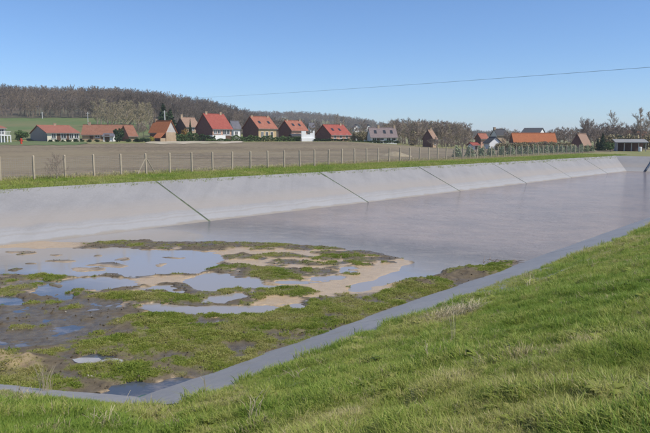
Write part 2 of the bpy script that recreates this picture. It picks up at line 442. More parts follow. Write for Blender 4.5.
def pymesh(name, verts, faces, mat=None, smooth=False, mats=None, idx=None):
    me = bpy.data.meshes.new(name); me.from_pydata(verts, [], faces)
    if mats:
        for mm in mats: me.materials.append(mm)
        if idx: me.polygons.foreach_set('material_index', idx)
    elif mat: me.materials.append(mat)
    bm = bmesh.new(); bm.from_mesh(me); bmesh.ops.recalc_face_normals(bm, faces=bm.faces); bm.to_mesh(me); bm.free()
    if smooth: me.polygons.foreach_set('use_smooth', [True] * len(me.polygons))
    return me
class Frame:
    """local axes of a house: r along the front, g into the depth, corner at o"""
    def __init__(s, o, r, g): s.o, s.r, s.g = o, r, g
    def __call__(s, x, y, z): return (s.o[0] + s.r[0] * x + s.g[0] * y, s.o[1] + s.r[1] * x + s.g[1] * y, s.o[2] + z)
BOXF = [(0, 1, 3, 2), (4, 6, 7, 5), (0, 4, 5, 1), (2, 3, 7, 6), (0, 2, 6, 4), (1, 5, 7, 3)]
def box_vf(fr, x0, x1, y0, y1, z0, z1):
    return [fr(x, y, z) for x in (x0, x1) for y in (y0, y1) for z in (z0, z1)], BOXF
def join_vf(parts):
    V, Fc = [], []
    for v, f in parts:
        b = len(V); V += v; Fc += [tuple(i + b for i in q) for q in f]
    return V, Fc
IDF = Frame((0, 0, 0), (1, 0), (0, 1))
def tube_vf(pts, radii, sides=6, cap=True):
    V, Fc = [], []
    n = len(pts)
    for i, p in enumerate(pts):
        p = Vector(p)
        t = (Vector(pts[min(i + 1, n - 1)]) - Vector(pts[max(i - 1, 0)])).normalized()
        ref = Vector((0, 0, 1)) if abs(t.z) < 0.9 else Vector((1, 0, 0))
        a = t.cross(ref).normalized(); b = t.cross(a)
        r = radii[i] if isinstance(radii, (list, tuple)) else radii
        for k in range(sides):
            th = 2 * math.pi * k / sides
            V.append(tuple(p + a * (r * math.cos(th)) + b * (r * math.sin(th))))
    for i in range(n - 1):
        for k in range(sides):
            k2 = (k + 1) % sides
            Fc.append((i * sides + k, i * sides + k2, (i + 1) * sides + k2, (i + 1) * sides + k))
    if cap:
        Fc.append(tuple(range(sides - 1, -1, -1))); Fc.append(tuple((n - 1) * sides + k for k in range(sides)))
    return V, Fc
def copy_tree(o, parent=None):
    c = o.copy(); COL.objects.link(c); c.parent = parent
    for ch in o.children: copy_tree(ch, c)
    return c

# ------------------------------------------------------------------ ground sheet
def axis_lines(segs):
    out = []
    for a, b, s in segs: out += list(np.arange(a, b, s))
    out.append(segs[-1][1]); return np.array(out)
xs = axis_lines([(-4500, -1200, 300), (-1200, -400, 40), (-400, -60, 8), (-60, 110, 1.0), (110, 400, 8), (400, 1200, 40), (1200, 4500, 300)])
ys = axis_lines([(-600, -40, 40), (-40, 150, 1.0), (150, 700, 8), (700, 1800, 40), (1800, 6000, 300)])
GX, GY = np.meshgrid(xs, ys, indexing='ij')
GZ = ground(GX, GY)
gu, gv = GX * UX + GY * UY, GX * VX + GY * VY
inb = (gv > 6.9) & (gv < crest_v(gu) + 0.1) & (end_s(gu, gv) < 1.4) & (gu < FAR_U1 + .2)
GZ = GZ - np.where(inb, 0.35, 0.03)
gnd = structure(link('ground', mesh_np('ground', np.stack([GX, GY, GZ], -1).reshape(-1, 3), grid_faces(len(xs), len(ys)), M_ground)))

def sheet_fan(name, kk, dd, mat, lift, kind='structure'):
    """sheet draped on the terrain; kk photo columns, dd depths per column (2D)"""
    P = np.zeros((len(kk), dd.shape[1], 3))
    for i, k in enumerate(kk):
        P[i, :, 1] = dd[i]; P[i, :, 0] = (k - CX) / FPX * 0.9926 * dd[i]
    # ragged outline: the ends draw in to a blunt point, the long edges wander
    t = np.linspace(-1, 1, len(kk)); m_ = dd.mean(1)
    q = np.sqrt(np.clip(1 - np.abs(t) ** 7, 0.0004, 1)) * (1 + (fbm(kk * 0.13, kk * 0.0 + lift * 50, 17, 4) - 0.5) * 12 / (dd[:, -1] - dd[:, 0]))
    for i in range(len(kk)):
        P[i, :, 1] = m_[i] + (dd[i] - m_[i]) * q[i]; P[i, :, 0] = (kk[i] - CX) / FPX * 0.9926 * P[i, :, 1]
    P[:, :, 2] = ground(P[:, :, 0], P[:, :, 1]) + lift
    return structure(link(name, mesh_np(name, P.reshape(-1, 3), grid_faces(*P.shape[:2]), mat)), kind)

# ploughed field
uu = np.linspace(-45, 210, 200); tt = np.linspace(0, 1, 80)
vmax = np.maximum(58, 152 - 0.55 * (uu - 65)) + 1.5 * np.sin(uu * 0.21)
VV = 48.0 + 0.5 * np.sin(uu * 0.5)[:, None] + tt[None, :] * (vmax[:, None] - 48.0)
UU = np.repeat(uu[:, None], 80, 1)
FX, FY = UU * UX + VV * VX, UU * UY + VV * VY
FZ = ground(FX, FY) + 0.035 + 0.05 * fbm(FX * 0.8, FY * 0.8, 5) * sstep(0, 0.05, tt)[None, :]
structure(link('ploughed_field', mesh_np('ploughed_field', np.stack([FX, FY, FZ], -1).reshape(-1, 3), grid_faces(200, 80), M_field)))
# meadow on the lower hillside, wood floor above it, pale track before the houses
kk = np.linspace(-260, 250, 60)
sheet_fan('meadow', kk, np.linspace(200, 342, 24)[None, :] + 0 * kk[:, None], M_meadow, 0.10)
kk = np.linspace(-260, 335, 70)
sheet_fan('wood_floor', kk, np.linspace(332, 1080, 60)[None, :] + 0 * kk[:, None], M_litter, 0.22)
kk = np.linspace(145, 244, 40)
sheet_fan('track', kk, np.linspace(148, 176, 8)[None, :] + (2 * np.sin(kk * 0.3))[:, None] + (kk[:, None] - 145) * 0.1, M_track, 0.13)
kk = np.linspace(-30, 88, 30)
sheet_fan('garden_lawn', kk, np.linspace(143, 180, 10)[None, :] + (1.5 * np.sin(kk * 0.4))[:, None], M_meadow, 0.12)
# heap of pale earth in the field
hx, hy = at_d(397, 158, 100)[:2]
nn_ = 28; aa = np.linspace(-1, 1, nn_); HA, HB = np.meshgrid(aa, aa, indexing='ij')
rr2 = np.sqrt(HA ** 2 + HB ** 2)
hz_ = 0.95 * np.clip(1 - rr2, 0, 1) ** 0.8 * (0.5 + fbm(HA * 2.5 + 9, HB * 2.5, 71, 4)) - 0.04
HX, HY = hx + HA * 2.6, hy + HB * 1.8
heap = link('earth_heap', mesh_np('earth_heap', np.stack([HX, HY, ground(HX, HY) + hz_], -1).reshape(-1, 3), grid_faces(nn_, nn_), surf('dry_earth', (0.25, 0.20, 0.125), (0.36, 0.30, 0.20), 1.5, 0.95)))
heap['label'] = 'low heap of pale earth in the field behind the fence'; heap['category'] = 'heap'

# ------------------------------------------------------------------ basin lining
def slab_mesh(name, c0, c1, f1, f0, mat, nu=14, nv=10, th=0.12, seed=0):
    """slab with top corners crest0, crest1, foot1, foot0"""
    c0, c1, f1, f0 = map(np.array, (c0, c1, f1, f0))
    s = np.linspace(0, 1, nu)[:, None, None]; t = np.linspace(0, 1, nv)[None, :, None]
    P = (c0 * (1 - s) + c1 * s) * (1 - t) + (f0 * (1 - s) + f1 * s) * t
    P[:, :, 2] += 0.05 * (fbm(P[:, :, 0] * 0.35, P[:, :, 1] * 0.35, 40 + seed, 3) - 0.5)
    B = P.copy(); B[:, :, 2] -= th
    V = np.concatenate([P.reshape(-1, 3), B.reshape(-1, 3)]); n = nu * nv
    Fq = [grid_faces(nu, nv), grid_faces(nu, nv)[:, ::-1] + n]
    def side(idx):
        idx = np.array(idx); return np.stack([idx[:-1], idx[:-1] + n, idx[1:] + n, idx[1:]], 1)
    Fq += [side([i * nv for i in range(nu)]), side([i * nv + nv - 1 for i in range(nu)][::-1]), side(list(range(nv))[::-1]), side([(nu - 1) * nv + j for j in range(nv)])]
    me = mesh_np(name, V, np.concatenate(Fq), mat, smooth=True)
    bm = bmesh.new(); bm.from_mesh(me); bmesh.ops.recalc_face_normals(bm, faces=bm.faces); bm.to_mesh(me); bm.free()
    me.set_sharp_from_angle(angle=rad(35))
    return me
def P3(u, v, z): return (*W(u, v), z)
lining = structure(empty('basin_lining', P3(60, 38, -1)))
lining.location = (0, 0, 0)
JU = [-24, -7, 10, 27.6, 45.3, 61.5, 78.2, 93.5, 109, FAR_U1]
GAP = 0.085
FOOT = 0.9     # continue below the water by this many metres (horizontal)
for i in range(len(JU) - 1):
    ua, ub = JU[i] + GAP, JU[i + 1] - GAP
    last = i == len(JU) - 2
    fb = FAR_U0 - 0.05 if last else ub
    def cr(u): return P3(u, float(crest_v(u)), -0.12)
    def ft(u):
        cv, fv = float(crest_v(u)), float(foot_v(u)); m = 2.43 / (cv - fv)
        return P3(u, fv - FOOT, -0.12 - m * (cv - fv + FOOT))
    link('slab', slab_mesh('slab', cr(ua), cr(ub), ft(fb), ft(ua), M_lining, seed=i), lining)
    if not last:
        uj = JU[i + 1]
        a, b = np.array(cr(uj)), np.array(ft(uj)); e = np.array((UX, UY, 0)) * 0.14; dz = np.array((0, 0, -0.045))
        # moss in the joint, a lumpy strip
        N = 30; V = []
        for k in range(N):
            t = k / (N - 1); c = a * (1 - t) + b * t + dz + np.array((0, 0, random.uniform(0.005, 0.05)))
            w = random.uniform(0.9, 1.1)
            V += [tuple(c - e * w), tuple(c + e * w)]
        link('joint', pymesh('joint', V, [(2 * k, 2 * k + 1, 2 * k + 3, 2 * k + 2) for k in range(N - 1)], M_moss), lining)
# far end wall: two slabs
fe0, fe1 = float(crest_v(FAR_U1)), float(foot_v(FAR_U0))
for (va, vb, fa, fb) in ((fe0, 22.1, fe1 + 0.05, 22.1), (21.9, 8.0, 21.9, 10.0)):
    link('slab', slab_mesh('slab', P3(FAR_U1, va, -0.12), P3(FAR_U1, vb, -0.12), P3(FAR_U0 - 0.9, fb, -2.92), P3(FAR_U0 - 0.9, fa, -2.92), M_lining, seed=20 + int(va)), lining)
# strip left bare along the near bank, and round the corner at the near end
NU = [6.6, 14.5, 22.5, 30.5, 45.3, 61.5, 78.2, 93.5, 109, 124]
for i in range(len(NU) - 1):
    a, b = NU[i] + 0.02, NU[i + 1] - 0.02
    z = lambda v: -2.2 - 0.36 * (v - 10.0) + 0.05
    link('slab', slab_mesh('slab', P3(a, 7.0, z(7.0)), P3(b, 7.0, z(7.0)), P3(b, 12.8, z(12.8) + 0.2), P3(a, 12.8, z(12.8) + 0.2), M_strip, 40, 14, 0.1, seed=50 + i), lining)
for (ta, tb) in ((-0.6, 5.4), (5.45, 13), (13.05, 25)):
    def E(t, s, dz=0.0): return P3(END_P[0] + END_D[0] * t + END_N[0] * s, END_P[1] + END_D[1] * t + END_N[1] * s, -2.34 + 0.34 * s + 0.045 + dz)
    link('slab', slab_mesh('slab', E(ta, 1.3), E(tb, 1.3), E(tb, -1.3), E(ta, -1.3), M_strip, 30, 12, 0.1, seed=70 + int(ta)), lining)

# ------------------------------------------------------------------ water
wp = [P3(-8, 37, WATER_Z), P3(8, 9.5, WATER_Z), P3(124, 9.5, WATER_Z), P3(124, 36, WATER_Z)]
structure(link('water', pymesh('water', wp, [(0, 1, 2, 3)], M_water)))

# ------------------------------------------------------------------ silt bed with pools
RES = 0.07
bx = np.arange(-19, 13.5, RES); by = np.arange(11.0, 38.0, RES)
BX, BY = np.meshgrid(bx, by, indexing='ij')
bu, bv = BX * UX + BY * UY, BX * VX + BY * VY
# wobble the shapes so that no outline is a clean curve
wx = BX + 1.1 * (fbm(BX * 0.45, BY * 0.9, 3, 4) - 0.5) + 0.35 * (fbm(BX * 2.2, BY * 4.4, 9, 3) - 0.5)
wy = BY + 1.5 * (fbm(BX * 0.45, BY * 0.8, 21, 4) - 0.5) + 0.55 * (fbm(BX * 2.0, BY * 3.5, 33, 3) - 0.5)
def ell(px, py, rx, ry):
    """blob: 1 at the centre, 0 at the rim, negative outside; given by its extent in the photo, laid on the bed"""
    cx, cy = on_z(px, py, -2.6)
    x1 = on_z(px + rx, py, -2.6)[0] - cx
    ya = on_z(px, py - ry, -2.6)[1]; yb = on_z(px, py + ry, -2.6)[1]
    cy = (ya + yb) / 2; hy = (ya - yb) / 2
    sh = (px - CX) / FPX
    dx = (wx - cx) - sh * (wy - cy)
    return 1 - np.sqrt((dx / x1) ** 2 + ((wy - cy) / hy) ** 2)
def union(L): 
    o = ell(*L[0])
    for e in L[1:]: o = np.maximum(o, ell(*e))
    return o
def poly_mask(pts):
    Q = [on_z(a, b, -2.6) for a, b in pts]
    ins = np.zeros(BX.shape, bool); n = len(Q)
    for i in range(n):
        (x0, y0), (x1, y1) = Q[i], Q[(i + 1) % n]
        c = ((y0 > wy) != (y1 > wy)) & (wx < (x1 - x0) * (wy - y0) / (y1 - y0 + 1e-9) + x0)
        ins ^= c
    return ins
zone = poly_mask([(-140, 239), (0, 239.5), (70, 241), (140, 240), (260, 242), (330, 246), (398, 255), (424, 262), (402, 270), (372, 281), (350, 289), (352, 291), (398, 282), (445, 271), (500, 261.5), (522, 260), (525, 265), (420, 303), (300, 352), (205, 388), (150, 415), (0, 400), (-200, 385)])
def blur(a, n):
    a = a.astype(float)
    for _ in range(n):
        p_ = np.pad(a, 1, mode='edge')
        a = (p_[:-2, 1:-1] + p_[2:, 1:-1] + p_[1:-1, :-2] + p_[1:-1, 2:] + p_[1:-1, 1:-1]) / 5
    return a
zs = blur(zone, 10)
pools = union([(-60, 262, 70, 15), (0, 262, 60, 14), (60, 262, 70, 14), (118, 262, 60, 14), (165, 258, 58, 9), (185, 264, 30, 8), (52, 289, 20, 7), (30, 283, 16, 4), (95, 283, 40, 6), (6, 299, 18, 5), (65, 298, 9, 3),
               (150, 288, 22, 3.5), (167, 290, 9, 2), (218, 281, 32, 8.5), (250, 281, 16, 6), (221, 297, 20, 4.2), (176, 309, 34, 5), (232, 309, 46, 5.5), (262, 308, 20, 4), (100, 359, 17, 3.6), (90, 357, 9, 2.5),
               (258, 286, 24, 2.8), (300, 282, 22, 2.2), (326, 277, 18, 3.2), (346, 269, 10, 2.2), (296, 307, 10, 3), (150, 391, 46, 10), (185, 384, 30, 6), (120, 398, 36, 5), (178, 290, 8, 1.6), (140, 302, 9, 1.2)])
isl = union([(20, 252, 22, 1.8), (65, 260, 16, 1.6), (32, 264, 10, 1.5), (58, 253, 8, 1.2), (88, 268, 18, 3), (108, 264, 26, 2), (125, 260, 12, 1.5), (46, 278, 15, 1.6), (25, 284, 22, 3.2), (55, 284.5, 14, 1.6), (5, 271, 8, 1.2), (97, 257, 8, 1), (112, 275, 10, 1.5), (160, 264, 8, 1), (170, 256, 14, 1)])
sand = union([(340, 282, 74, 17), (318, 270, 92, 20), (385, 268, 34, 12), (270, 262, 50, 6), (262, 251, 45, 4), (330, 251, 36, 4), (310, 266, 48, 6), (375, 270, 32, 9), (395, 262, 22, 6), (215, 253, 30, 3), (190, 279, 55, 5), (20, 245, 75, 5), (-60, 246, 50, 6), (275, 302, 28, 5), (310, 296, 24, 3), (148, 281, 20, 4)])
sisl = union([(272, 274, 34, 8.5), (245, 268, 30, 4.5), (284, 292, 30, 6), (250, 291, 26, 4), (296, 262, 26, 2.2), (322, 264, 16, 1.8), (350, 253, 34, 2.6), (312, 270, 26, 2.4), (286, 256, 24, 2.2), (345, 261, 22, 2), (375, 259, 26, 2.2), (330, 247, 60, 2.6), (250, 245, 70, 2.4), (160, 244, 80, 2.4), (240, 257, 22, 2), (305, 275, 16, 2), (345, 272, 10, 1.2), (362, 265, 14, 1.2), (395, 257, 20, 2), (262, 250, 16, 1.4), (300, 250, 14, 1.2), (322, 257, 18, 1.6), (272, 266, 16, 1.4), (352, 257, 12, 1.2), (372, 253, 14, 1.4), (338, 267, 12, 1.3), (256, 259, 14, 1.3), (366, 262, 10, 1), (295, 268, 14, 1.6), (318, 274, 16, 1.8), (352, 287, 9, 0.9), (388, 262, 8, 1)])
rough = fbm(BX * 1.3, BY * 1.3, 51, 5) - 0.5
fine = fbm(BX * 6, BY * 6, 77, 3) - 0.5
rip = fbm(BX * 0.9, BY * 2.6, 61, 4)
pz = sstep(-0.10, 0.14, pools)
iz = sstep(-0.1, 0.35, isl)
sz = sstep(-0.02, 0.22, sand) * (1 - sstep(-0.10, 0.16, sisl + 0.25 * (fbm(BX * 1.6, BY * 3.2, 191, 4) - 0.5)))
leftmud = sstep(0.0, 0.5, union([(45, 318, 95, 24), (20, 336, 75, 14), (0, 352, 40, 9)]))
lump = fbm(BX * 3.1, BY * 3.1, 57, 4) - 0.5
H = 0.055 + 0.13 * rough + 0.05 * lump * (1 - leftmud) + 0.05 * fine
H = H * (1 - sz) + sz * (0.018 + 0.02 * rough + 0.006 * fine)
H = H - leftmud * (0.024 + 0.06 * (rip - 0.45))
H = H * (1 - pz) + pz * (-0.11)
H = np.where(iz > 0, H * (1 - iz) + iz * (0.03 + 0.06 * rough), H)
mound = np.maximum(0, ell(10, 366, 42, 14)); H = H + (0.18 + 0.25 * lump + 0.1 * fine) * sstep(0, 0.8, mound)
tongue = np.maximum(0, union([(470, 270, 55, 9), (420, 284, 45, 9)])); H = H + 0.09 * sstep(0, 0.7, tongue) + 0.12 * fine * sstep(0, .5, tongue)
H = H * zs + (1 - zs) * (-0.28)
green = union([(260, 326, 150, 22), (200, 350, 110, 20), (330, 312, 80, 12), (400, 292, 50, 10), (100, 374, 62, 12), (185, 322, 60, 9), (110, 343, 70, 8), (55, 350, 30, 6), (272, 274, 30, 8), (284, 292, 28, 6), (230, 291, 30, 5), (120, 300, 40, 6), (160, 297, 50, 5), (45, 303, 70, 3), (25, 284, 26, 5), (46, 278, 16, 3), (480, 266, 40, 8), (20, 385, 60, 7)])
patch = fbm(BX * 0.8, BY * 0.8, 91, 5)
moss = sstep(-0.15, 0.45, green + 1.5 * (patch - 0.5)) * sstep(0.02, 0.06, H)
moss = np.clip(moss * (0.35 + 1.3 * fbm(BX * 2.6, BY * 2.6, 95, 3)), 0, 1) * (1 - 0.85 * sz)
bare = sstep(0.0, 0.5, union([(300, 335, 50, 9), (240, 345, 30, 6), (180, 371, 40, 6), (150, 360, 60, 6)]) + 1.2 * (fbm(BX * 1.7, BY * 1.7, 131, 4) - 0.5))
moss = moss * (1 - 0.8 * bare)
moss = np.maximum(moss, 0.20 * sstep(0.0, 0.3, np.maximum(sisl, isl)) * sstep(0.015, 0.05, H) * sstep(0.35, 0.6, fbm(BX * 1.9, BY * 1.9, 171, 4)))
moss = np.maximum(moss, 0.6 * sstep(0.52, 0.66, fbm(BX * 1.3, BY * 1.3, 181, 5)) * sstep(0.03, 0.06, H) * (1 - sz))
moss = np.maximum(moss, 0.5 * sstep(0.1, 0.4, mound) * sstep(0.4, 0.55, fbm(BX * 3, BY * 3, 195, 3)))
moss = moss * (1 - 0.45 * sstep(0.5, 0.62, fbm(BX * 2.4, BY * 2.4, 187, 5)))
rim = (1 - sstep(0.012, 0.04, H)) * sstep(-0.05, -0.005, H) * (pools > -0.6) * (1 - leftmud) * sstep(0.35, 0.55, fbm(BX * 0.7, BY * 0.7, 141, 3))
sandm = np.clip(np.maximum(np.maximum(sz, rim * 0.9), 0.5 * sstep(0.1, 0.6, mound)), 0, 1)
wet = 1 - sstep(0.01, 0.09, H)
BZ = WATER_Z + H
# keep the bed under the lining near its edges and drop what lies outside the basin
slope_z = np.maximum(-2.2 - 0.36 * (bv - 10.0) + 0.05 + 0.034 * (bv - 7.0), -2.34 + 0.34 * end_s(bu, bv))
keep = (slope_z < BZ + 0.10) & (bv < foot_v(bu) + 1.7)
Fq = grid_faces(len(bx), len(by))
kf = keep.ravel()[Fq].all(1)
Fq = Fq[kf]
used = np.unique(Fq); remap = -np.ones(BX.size, np.int64); remap[used] = np.arange(len(used))
me = mesh_np('silt_bed', np.stack([BX, BY, BZ], -1).reshape(-1, 3)[used], remap[Fq], M_silt)
for nm, arr in (('moss', moss), ('sand', sandm), ('wet', wet)):
    a = me.attributes.new(nm, 'FLOAT', 'POINT'); a.data.foreach_set('value', arr.ravel()[used].astype(np.float32))
structure(link('silt_bed', me))

# ------------------------------------------------------------------ scattering with geometry nodes (stuff only)
def scatter(name, pts, rot, scl, idx, tint, protos, kind='stuff'):
    me = bpy.data.meshes.new(name)
    pts = np.asarray(pts, np.float32); n = len(pts)
    me.vertices.add(n); me.vertices.foreach_set('co', pts.ravel())
    for nm, ty, arr in (('rot', 'FLOAT_VECTOR', rot), ('scl', 'FLOAT_VECTOR', scl), ('pick', 'INT', idx), ('tint', 'FLOAT', tint)):
        a = me.attributes.new(nm, ty, 'POINT')
        if ty == 'FLOAT_VECTOR': a.data.foreach_set('vector', np.asarray(arr, np.float32).ravel())
        elif ty == 'INT': a.data.foreach_set('value', np.asarray(arr, np.int32))
        else: a.data.foreach_set('value', np.asarray(arr, np.float32))
    o = link(name, me)
    c = bpy.data.collections.new(name + '_kinds')
    for p_ in protos:
        for cc in list(p_.users_collection): cc.objects.unlink(p_)
        c.objects.link(p_)
    ng = bpy.data.node_groups.new(name, 'GeometryNodeTree')
    ng.interface.new_socket('Geometry', in_out='INPUT', socket_type='NodeSocketGeometry')
    ng.interface.new_socket('Geometry', in_out='OUTPUT', socket_type='NodeSocketGeometry')
    gi = ng.nodes.new('NodeGroupInput'); go = ng.nodes.new('NodeGroupOutput')
    ip = ng.nodes.new('GeometryNodeInstanceOnPoints'); ci = ng.nodes.new('GeometryNodeCollectionInfo')
    ci.inputs['Collection'].default_value = c
    ci.inputs['Separate Children'].default_value = True; ci.inputs['Reset Children'].default_value = True
    L = ng.links.new
    def na(nm, ty):
        q = ng.nodes.new('GeometryNodeInputNamedAttribute'); q.data_type = ty; q.inputs['Name'].default_value = nm
        return q.outputs['Attribute']
    L(gi.outputs[0], ip.inputs['Points']); L(ci.outputs[0], ip.inputs['Instance'])
    ip.inputs['Pick Instance'].default_value = True
    L(na('pick', 'INT'), ip.inputs['Instance Index']); L(na('rot', 'FLOAT_VECTOR'), ip.inputs['Rotation']); L(na('scl', 'FLOAT_VECTOR'), ip.inputs['Scale'])
    L(ip.outputs[0], go.inputs[0])
    md = o.modifiers.new('scatter', 'NODES'); md.node_group = ng
    o['kind'] = kind
    return o
rng = np.random.default_rng(11)

def tuft_mesh(name, n, h, spread, width, lean, mat, seed):
    r = random.Random(seed); V, Fc = [], []
    for i in range(n):
        a = r.uniform(0, 6.283); d = spread * math.sqrt(r.random())
        x, y = d * math.cos(a), d * math.sin(a)
        hh = h * r.uniform(0.45, 1.1); w = width * r.uniform(0.7, 1.3)
        la = a + r.uniform(-1.2, 1.2); ln = lean * r.uniform(0.2, 1.3)
        ta = r.uniform(0, 3.1416); tx, ty = math.cos(ta) * w / 2, math.sin(ta) * w / 2
        b = len(V); lx, ly = math.cos(la) * ln * hh, math.sin(la) * ln * hh
        for t, ww in ((0, 1.0), (0.5, 0.85)):
            cx_, cy_ = x + lx * t * t, y + ly * t * t; z_ = hh * (t - 0.25 * ln * t * t) - (0.03 if t == 0 else 0)
            V += [(cx_ - tx * ww, cy_ - ty * ww, z_), (cx_ + tx * ww, cy_ + ty * ww, z_)]
        V.append((x + lx, y + ly, hh * (1 - 0.25 * ln)))
        Fc += [(b, b + 1, b + 3, b + 2), (b + 2, b + 3, b + 4)]
    me = bpy.data.meshes.new(name); me.from_pydata(V, [], Fc); me.materials.append(mat)
    return bpy.data.objects.new(name, me)

# near bank grass
def bank_points(n, dmin, dmax, kmin, kmax):
    d = np.sqrt(rng.uniform(dmin ** 2, dmax ** 2, n)); k = rng.uniform(kmin, kmax, n)
    return k * d, d
def on_bank(x, y):
    u, v = x * UX + y * UY, x * VX + y * VY
    edge = 8.95 - 0.6 * sstep(14, 38, u) + 0.7 * (fbm(u * 0.6, v * 0.6, 201, 3) - 0.5) + 0.35 * (fbm(u * 2.5, v * 2.5, 207, 2) - 0.5)
    es = end_s(u, v) - 0.65 - 0.5 * (fbm(u * 0.9, v * 0.9, 203, 3) - 0.5)
    nearpl = -2.2 - 0.36 * (v - 10.0); endpl = -2.34 + 0.34 * end_s(u, v)
    return np.where(nearpl > endpl, v < edge, es > 0) & ((v < edge) | (es > 0))
X_, Y_ = [], []
for n, a, b, k0, k1 in ((26000, 2.2, 7, -0.62, 0.62), (34000, 7, 16, -0.62, 0.62), (22000, 16, 34, 0.0, 0.62), (9000, 34, 75, 0.2, 0.62)):
    x, y = bank_points(n, a, b, k0, k1); X_.append(x); Y_.append(y)
X_ = np.concatenate(X_); Y_ = np.concatenate(Y_)
ok = on_bank(X_, Y_); X_, Y_ = X_[ok], Y_[ok]
n = len(X_); dist = np.hypot(X_, Y_)
big = fbm(X_ * 0.35, Y_ * 0.35, 301, 4); mid = fbm(X_ * 1.3, Y_ * 1.3, 311, 3)
tint = np.clip(0.05 + 0.85 * (big - 0.38) + 0.75 * (mid - 0.5) + rng.normal(0, 0.12, n) + 0.12 * sstep(8, 30, dist), 0, 0.85)
straw = (rng.random(n) < 0.035) | ((fbm(X_ * 0.8, Y_ * 0.8, 321, 3) > 0.72) & (rng.random(n) < 0.4))
tint = np.where(straw, 0.88, tint)
lush = 0.5 + 0.55 * fbm(X_ * 0.6, Y_ * 0.6, 331, 3) + 0.9 * sstep(0.45, 0.75, fbm(X_ * 2.1, Y_ * 2.1, 335, 3))
uB, vB = X_ * UX + Y_ * UY, X_ * VX + Y_ * VY
edgey = 1 + 0.5 * sstep(8.4, 9.6, vB) * sstep(0.45, 0.6, fbm(uB * 0.8, vB * 0.4, 351, 2))
sc = lush * rng.uniform(0.7, 1.25, n) * (1 + 0.25 * sstep(14, 50, dist)) * edgey
scl = np.stack([sc * (1 + 0.5 * sstep(10, 40, dist)), sc * (1 + 0.5 * sstep(10, 40, dist)), sc], 1)
rot = np.stack([rng.normal(0, 0.16, n), rng.normal(0, 0.16, n), rng.uniform(0, 6.283, n)], 1)
protos = [tuft_mesh('grass_tuft', 36, (0.068, 0.056, 0.082, 0.05, 0.10)[i], 0.11, 0.0062, (1.0, 1.3, 0.9, 1.5, 1.1)[i], M_grass, i) for i in range(5)]
def rosette(name, seed):
    r = random.Random(seed); V, Fc = [], []
    for i in range(9):
        a = i * 0.7 + r.uniform(-.2, .2); l = r.uniform(.06, .11); w = l * 0.22; up = r.uniform(.2, .6)
        ca, sa = math.cos(a), math.sin(a); b = len(V)
        for t, ww in ((0.05, .3), (0.45, 1), (0.8, .7)):
            for q in (-1, 1): V.append((ca * l * t - sa * w * ww * q, sa * l * t + ca * w * ww * q, 0.03 + l * up * t * (1.3 - t)))
        V.append((ca * l, sa * l, 0.03 + l * up * 0.3))
        Fc += [(b, b + 1, b + 3, b + 2), (b + 2, b + 3, b + 5, b + 4), (b + 4, b + 5, b + 6)]
    me = bpy.data.meshes.new(name); me.from_pydata(V, [], Fc); me.materials.append(M_weed)
    return bpy.data.objects.new(name, me)
protos += [rosette('weed_rosette', 5)]
pick = np.where((rng.random(n) < 0.05) & (mid > 0.5), 5, rng.integers(0, 5, n))
scatter('bank_grass', np.stack([X_, Y_, ground(X_, Y_) - 0.005 + np.where(-2.2 - 0.36 * (vB - 10.0) > -2.34 + 0.34 * end_s(uB, vB), (0.055 + 0.034 * np.clip(vB - 7, 0, 3)) * sstep(6.8, 7.1, vB), 0.05 * (1 - sstep(1.2, 1.5, end_s(uB, vB))))], 1), rot, scl, pick, tint, protos)

# verge between the lining's crest and the fence
n = 15000
u = rng.uniform(8, 130, n) ** 1.0; v = crest_v(u) + rng.uniform(-0.05, 1, n) * (48.2 - crest_v(u))
X_, Y_ = u * UX + v * VX, u * UY + v * VY
tint = np.clip(0.12 + 0.8 * (fbm(X_ * 0.3, Y_ * 0.3, 401, 3) - 0.42) + rng.normal(0, 0.06, n) + (0.45 + 0.25 * sstep(40, 80, u)) * sstep(46.0 - 2.2 * sstep(50, 100, u), 47.2 - 1.5 * sstep(50, 100, u), v + 0.6 * fbm(u * .5, v * .5, 5, 2)), 0, 0.85)
sc = rng.uniform(0.8, 1.6, n) * (1 + 0.9 * sstep(45.8, 47, v))
protos = [tuft_mesh('verge_tuft', 16, 0.13, 0.20, 0.016, 0.9, M_grass, 50 + i) for i in range(3)]
scatter('verge_grass', np.stack([X_, Y_, ground(X_, Y_) - 0.01], 1), np.stack([rng.normal(0, 0.15, n), rng.normal(0, 0.15, n), rng.uniform(0, 6.28, n)], 1), np.repeat(sc[:, None], 3, 1), rng.integers(0, 3, n), tint, protos)

# low weeds on the silt
cand = np.argwhere(keep & (moss > 0.08))
w_ = moss[cand[:, 0], cand[:, 1]] ** 1.6; w_ = w_ / w_.sum()
sel = cand[rng.choice(len(cand), 40000, p=w_)]
X_ = BX[sel[:, 0], sel[:, 1]] + rng.uniform(-.05, .05, len(sel)); Y_ = BY[sel[:, 0], sel[:, 1]] + rng.uniform(-.05, .05, len(sel)); Z_ = BZ[sel[:, 0], sel[:, 1]]
n = len(X_)
tint = np.clip(0.2 + 1.5 * (fbm(X_ * 1.1, Y_ * 1.1, 411, 4) - 0.4) + rng.normal(0, 0.12, n), 0, 1)
tint = np.where(mound[sel[:, 0], sel[:, 1]] > 0.05, 0.95, tint)
sc = rng.uniform(0.4, 1.3, n) * (0.15 + 1.2 * fbm(X_ * 1.6, Y_ * 1.6, 421, 4) + 0.4 * moss[sel[:, 0], sel[:, 1]])
protos = [tuft_mesh('weed_tuft', 18, 0.032, 0.075, 0.015, 2.0, M_weed, 80 + i) for i in range(4)]
scatter('bed_weeds', np.stack([X_, Y_, Z_ - 0.003], 1), np.stack([rng.normal(0, 0.2, n), rng.normal(0, 0.2, n), rng.uniform(0, 6.28, n)], 1), np.repeat(sc[:, None], 3, 1), rng.integers(0, 4, n), tint, protos)

